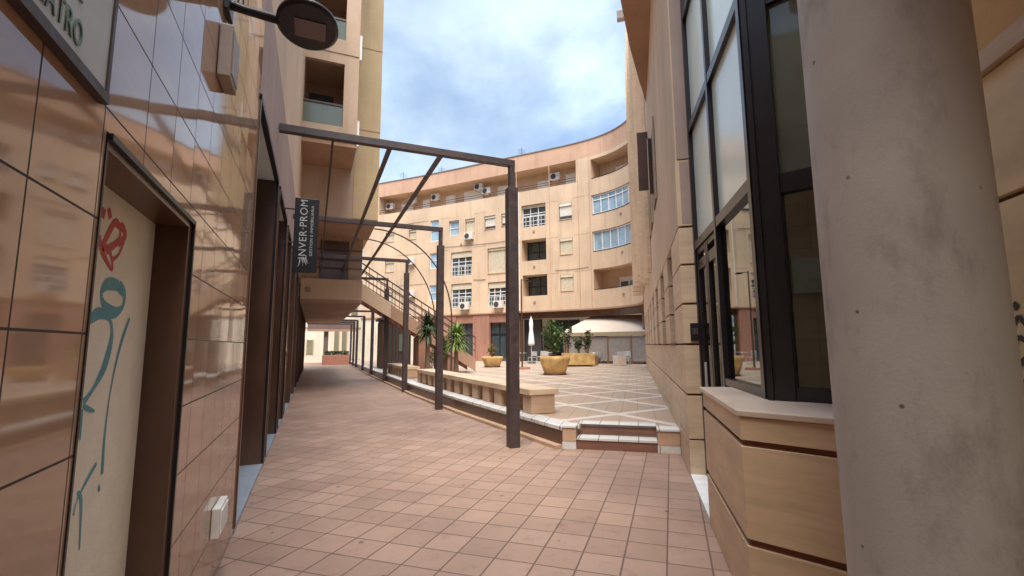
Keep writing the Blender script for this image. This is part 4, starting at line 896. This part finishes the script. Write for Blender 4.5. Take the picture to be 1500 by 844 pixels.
# terrace tent inside / before the arcade
tt = thing('terrace_tent', (17.5, 28, .33), 'pale canvas terrace tent with clear side curtains under the arcade', 'tent')
TA, TB_ = Vector((16.6, 29.6, 0)), Vector((20.4, 24.4, 0)); td = (TB_-TA).normalized(); tn = Vector((-td.y, td.x, 0))  # tn points away from camera side
if tn.x < 0: tn = -tn
def TP(a_, b_, z): v = TA+td*a_+tn*b_; return (v.x, v.y, z)
L_ = (TB_-TA).length
f = MB(); f.quad(TP(-.3, -.2, 2.45), TP(L_, -.2, 2.45), TP(L_, 3, 3.75), TP(.9, 3, 3.75)); f.quad(TP(-.3, -.2, 2.45), TP(.9, 3, 3.75), TP(.9, 3, 3.7), TP(-.3, 6, 2.45)); tr_ = obj('canopy', f, 'canvas', tt); tr_.modifiers.new('thick', 'SOLIDIFY').thickness = .02
f = MB().quad(TP(-.3, -.21, 2.2), TP(L_, -.21, 2.2), TP(L_, -.21, 2.46), TP(-.3, -.21, 2.46)); o_ = obj('valance', f, 'tan', tt); o_.modifiers.new('thick', 'SOLIDIFY').thickness = .015
f = MB()
for k in range(5): a_ = L_*k/4; f.bar(TP(a_, -.15, .33), TP(a_, -.15, 2.3), .07, .07)
split_obj('post', f, 'teak', tt); obj('crossbar', MB().bar(TP(0, -.15, 2.33), TP(L_, -.15, 2.33), .05, .05), 'teak', tt)
f = MB().quad(TP(.1, -.1, .5), TP(L_-.1, -.1, .5), TP(L_-.1, -.1, 2.15), TP(.1, -.1, 2.15)); o_ = obj('side_curtain', f, 'curtain', tt); o_.modifiers.new('thick', 'SOLIDIFY').thickness = .01
# dark kiosk under the stair
kk = thing('kiosk', (4.3, 28.6, .33), 'dark slatted kiosk standing at the plaza edge behind the staircase', 'kiosk')
obj('body', MB().box(3.6, 5.3, 28.0, 29.6, .33, 3.1), 'grille', kk); obj('roof', MB().box(3.45, 5.45, 27.85, 29.75, 3.1, 3.25), 'iron', kk, bev=.02)
f = MB(); [f.box(3.56, 3.6, 28.0+.2*k, 28.08+.2*k, .4, 3.0) for k in range(8)]; [f.box(3.62+.2*k, 3.70+.2*k, 27.95, 28.0, .4, 3.0) for k in range(9)]; obj('slats', f, 'woodd', kk)
obj('window', MB().box(4.6, 5.15, 27.93, 27.995, 1.3, 2.3), 'greyglass', kk)
bush('hedge_plant', 6.2, 26.5, .33, 1.0, .5, 300, .12, 'leafd', 'low dark shrub at the foot of the staircase', 'shrub', None, 6)

# ------------------------------------------------------------------ far end of the passage
fb = thing('cream_building', (3, 53, 0), 'cream building with narrow windows closing the far end of the passage', 'building')
obj('wall', MB().box(-6, 7.2, 52, 60, 0, 7.8), 'cream', fb)
for x0, x1, z0, z1 in ((-.6, -.1, .9, 2.3), (2.0, 2.35, 1.1, 3.3), (2.75, 3.1, 1.1, 3.3), (5.0, 5.6, 1, 3.2), (1.6, 2.1, 4.9, 6.3), (3.6, 4.1, 4.9, 6.3), (5.0, 5.4, 4.9, 6.3)):
    w_ = obj('window', MB().box(x0, x1, 51.93, 51.999, z0, z1), 'olive', fb); obj('frame', MB().box(x0-.06, x0, 51.9, 51.999, z0-.06, z1+.06).box(x1, x1+.06, 51.9, 51.999, z0-.06, z1+.06), 'tan', w_)
obj('dark_portal', MB().box(-1.2, 5.2, 51.95, 51.998, 3.45, 3.6), 'mauve', fb)
fc = thing('passage_bridge', (1.2, 47, 0), 'low mauve bridge beam on a pillar crossing the far end of the passage', 'bridge')
obj('beam', MB().box(WX, 3.6, 46.6, 49.0, 3.15, 4.15), 'beam_shade', fc); obj('pillar', MB().box(.85, 1.25, 46.8, 47.2, 0, 3.15), 'beam_shade', fc); obj('edge_beam', MB().box(WX, 3.65, 46.5, 46.6, 3.0, 3.2), 'soffit', fc)
fp = thing('brick_planter', (2, 45.5, 0), 'low red-brown planter wall with a clipped hedge at the passage end', 'planter')
obj('wall', MB().box(.75, 3.2, 45.0, 46.2, 0, .85), 'planterred', fp, bev=.01)
f = MB()
for k in range(700): f.leaf((random.uniform(.95, 3.0), random.uniform(45.2, 46.0), random.uniform(.85, 1.2)), .13)
obj('hedge', f, 'leafd', fp)
# neighbour block seen through the arcade
nb_ = thing('pale_block', (30, 42, 0), 'pale building glimpsed through the arcade behind the tent', 'building')
nd = Vector((.58, -.815, 0)); f = MB().obox((20, 46), (40, 22), 0, 9, -6); obj('wall', f, 'peach2', nb_)
f = MB()
for k in range(5): f.obox((22+k*3.5, 43.6-k*4.2), (22.7+k*3.5, 42.76-k*4.2), 1.2, 2.8, .05)
obj('window', f, 'winglass', nb_)
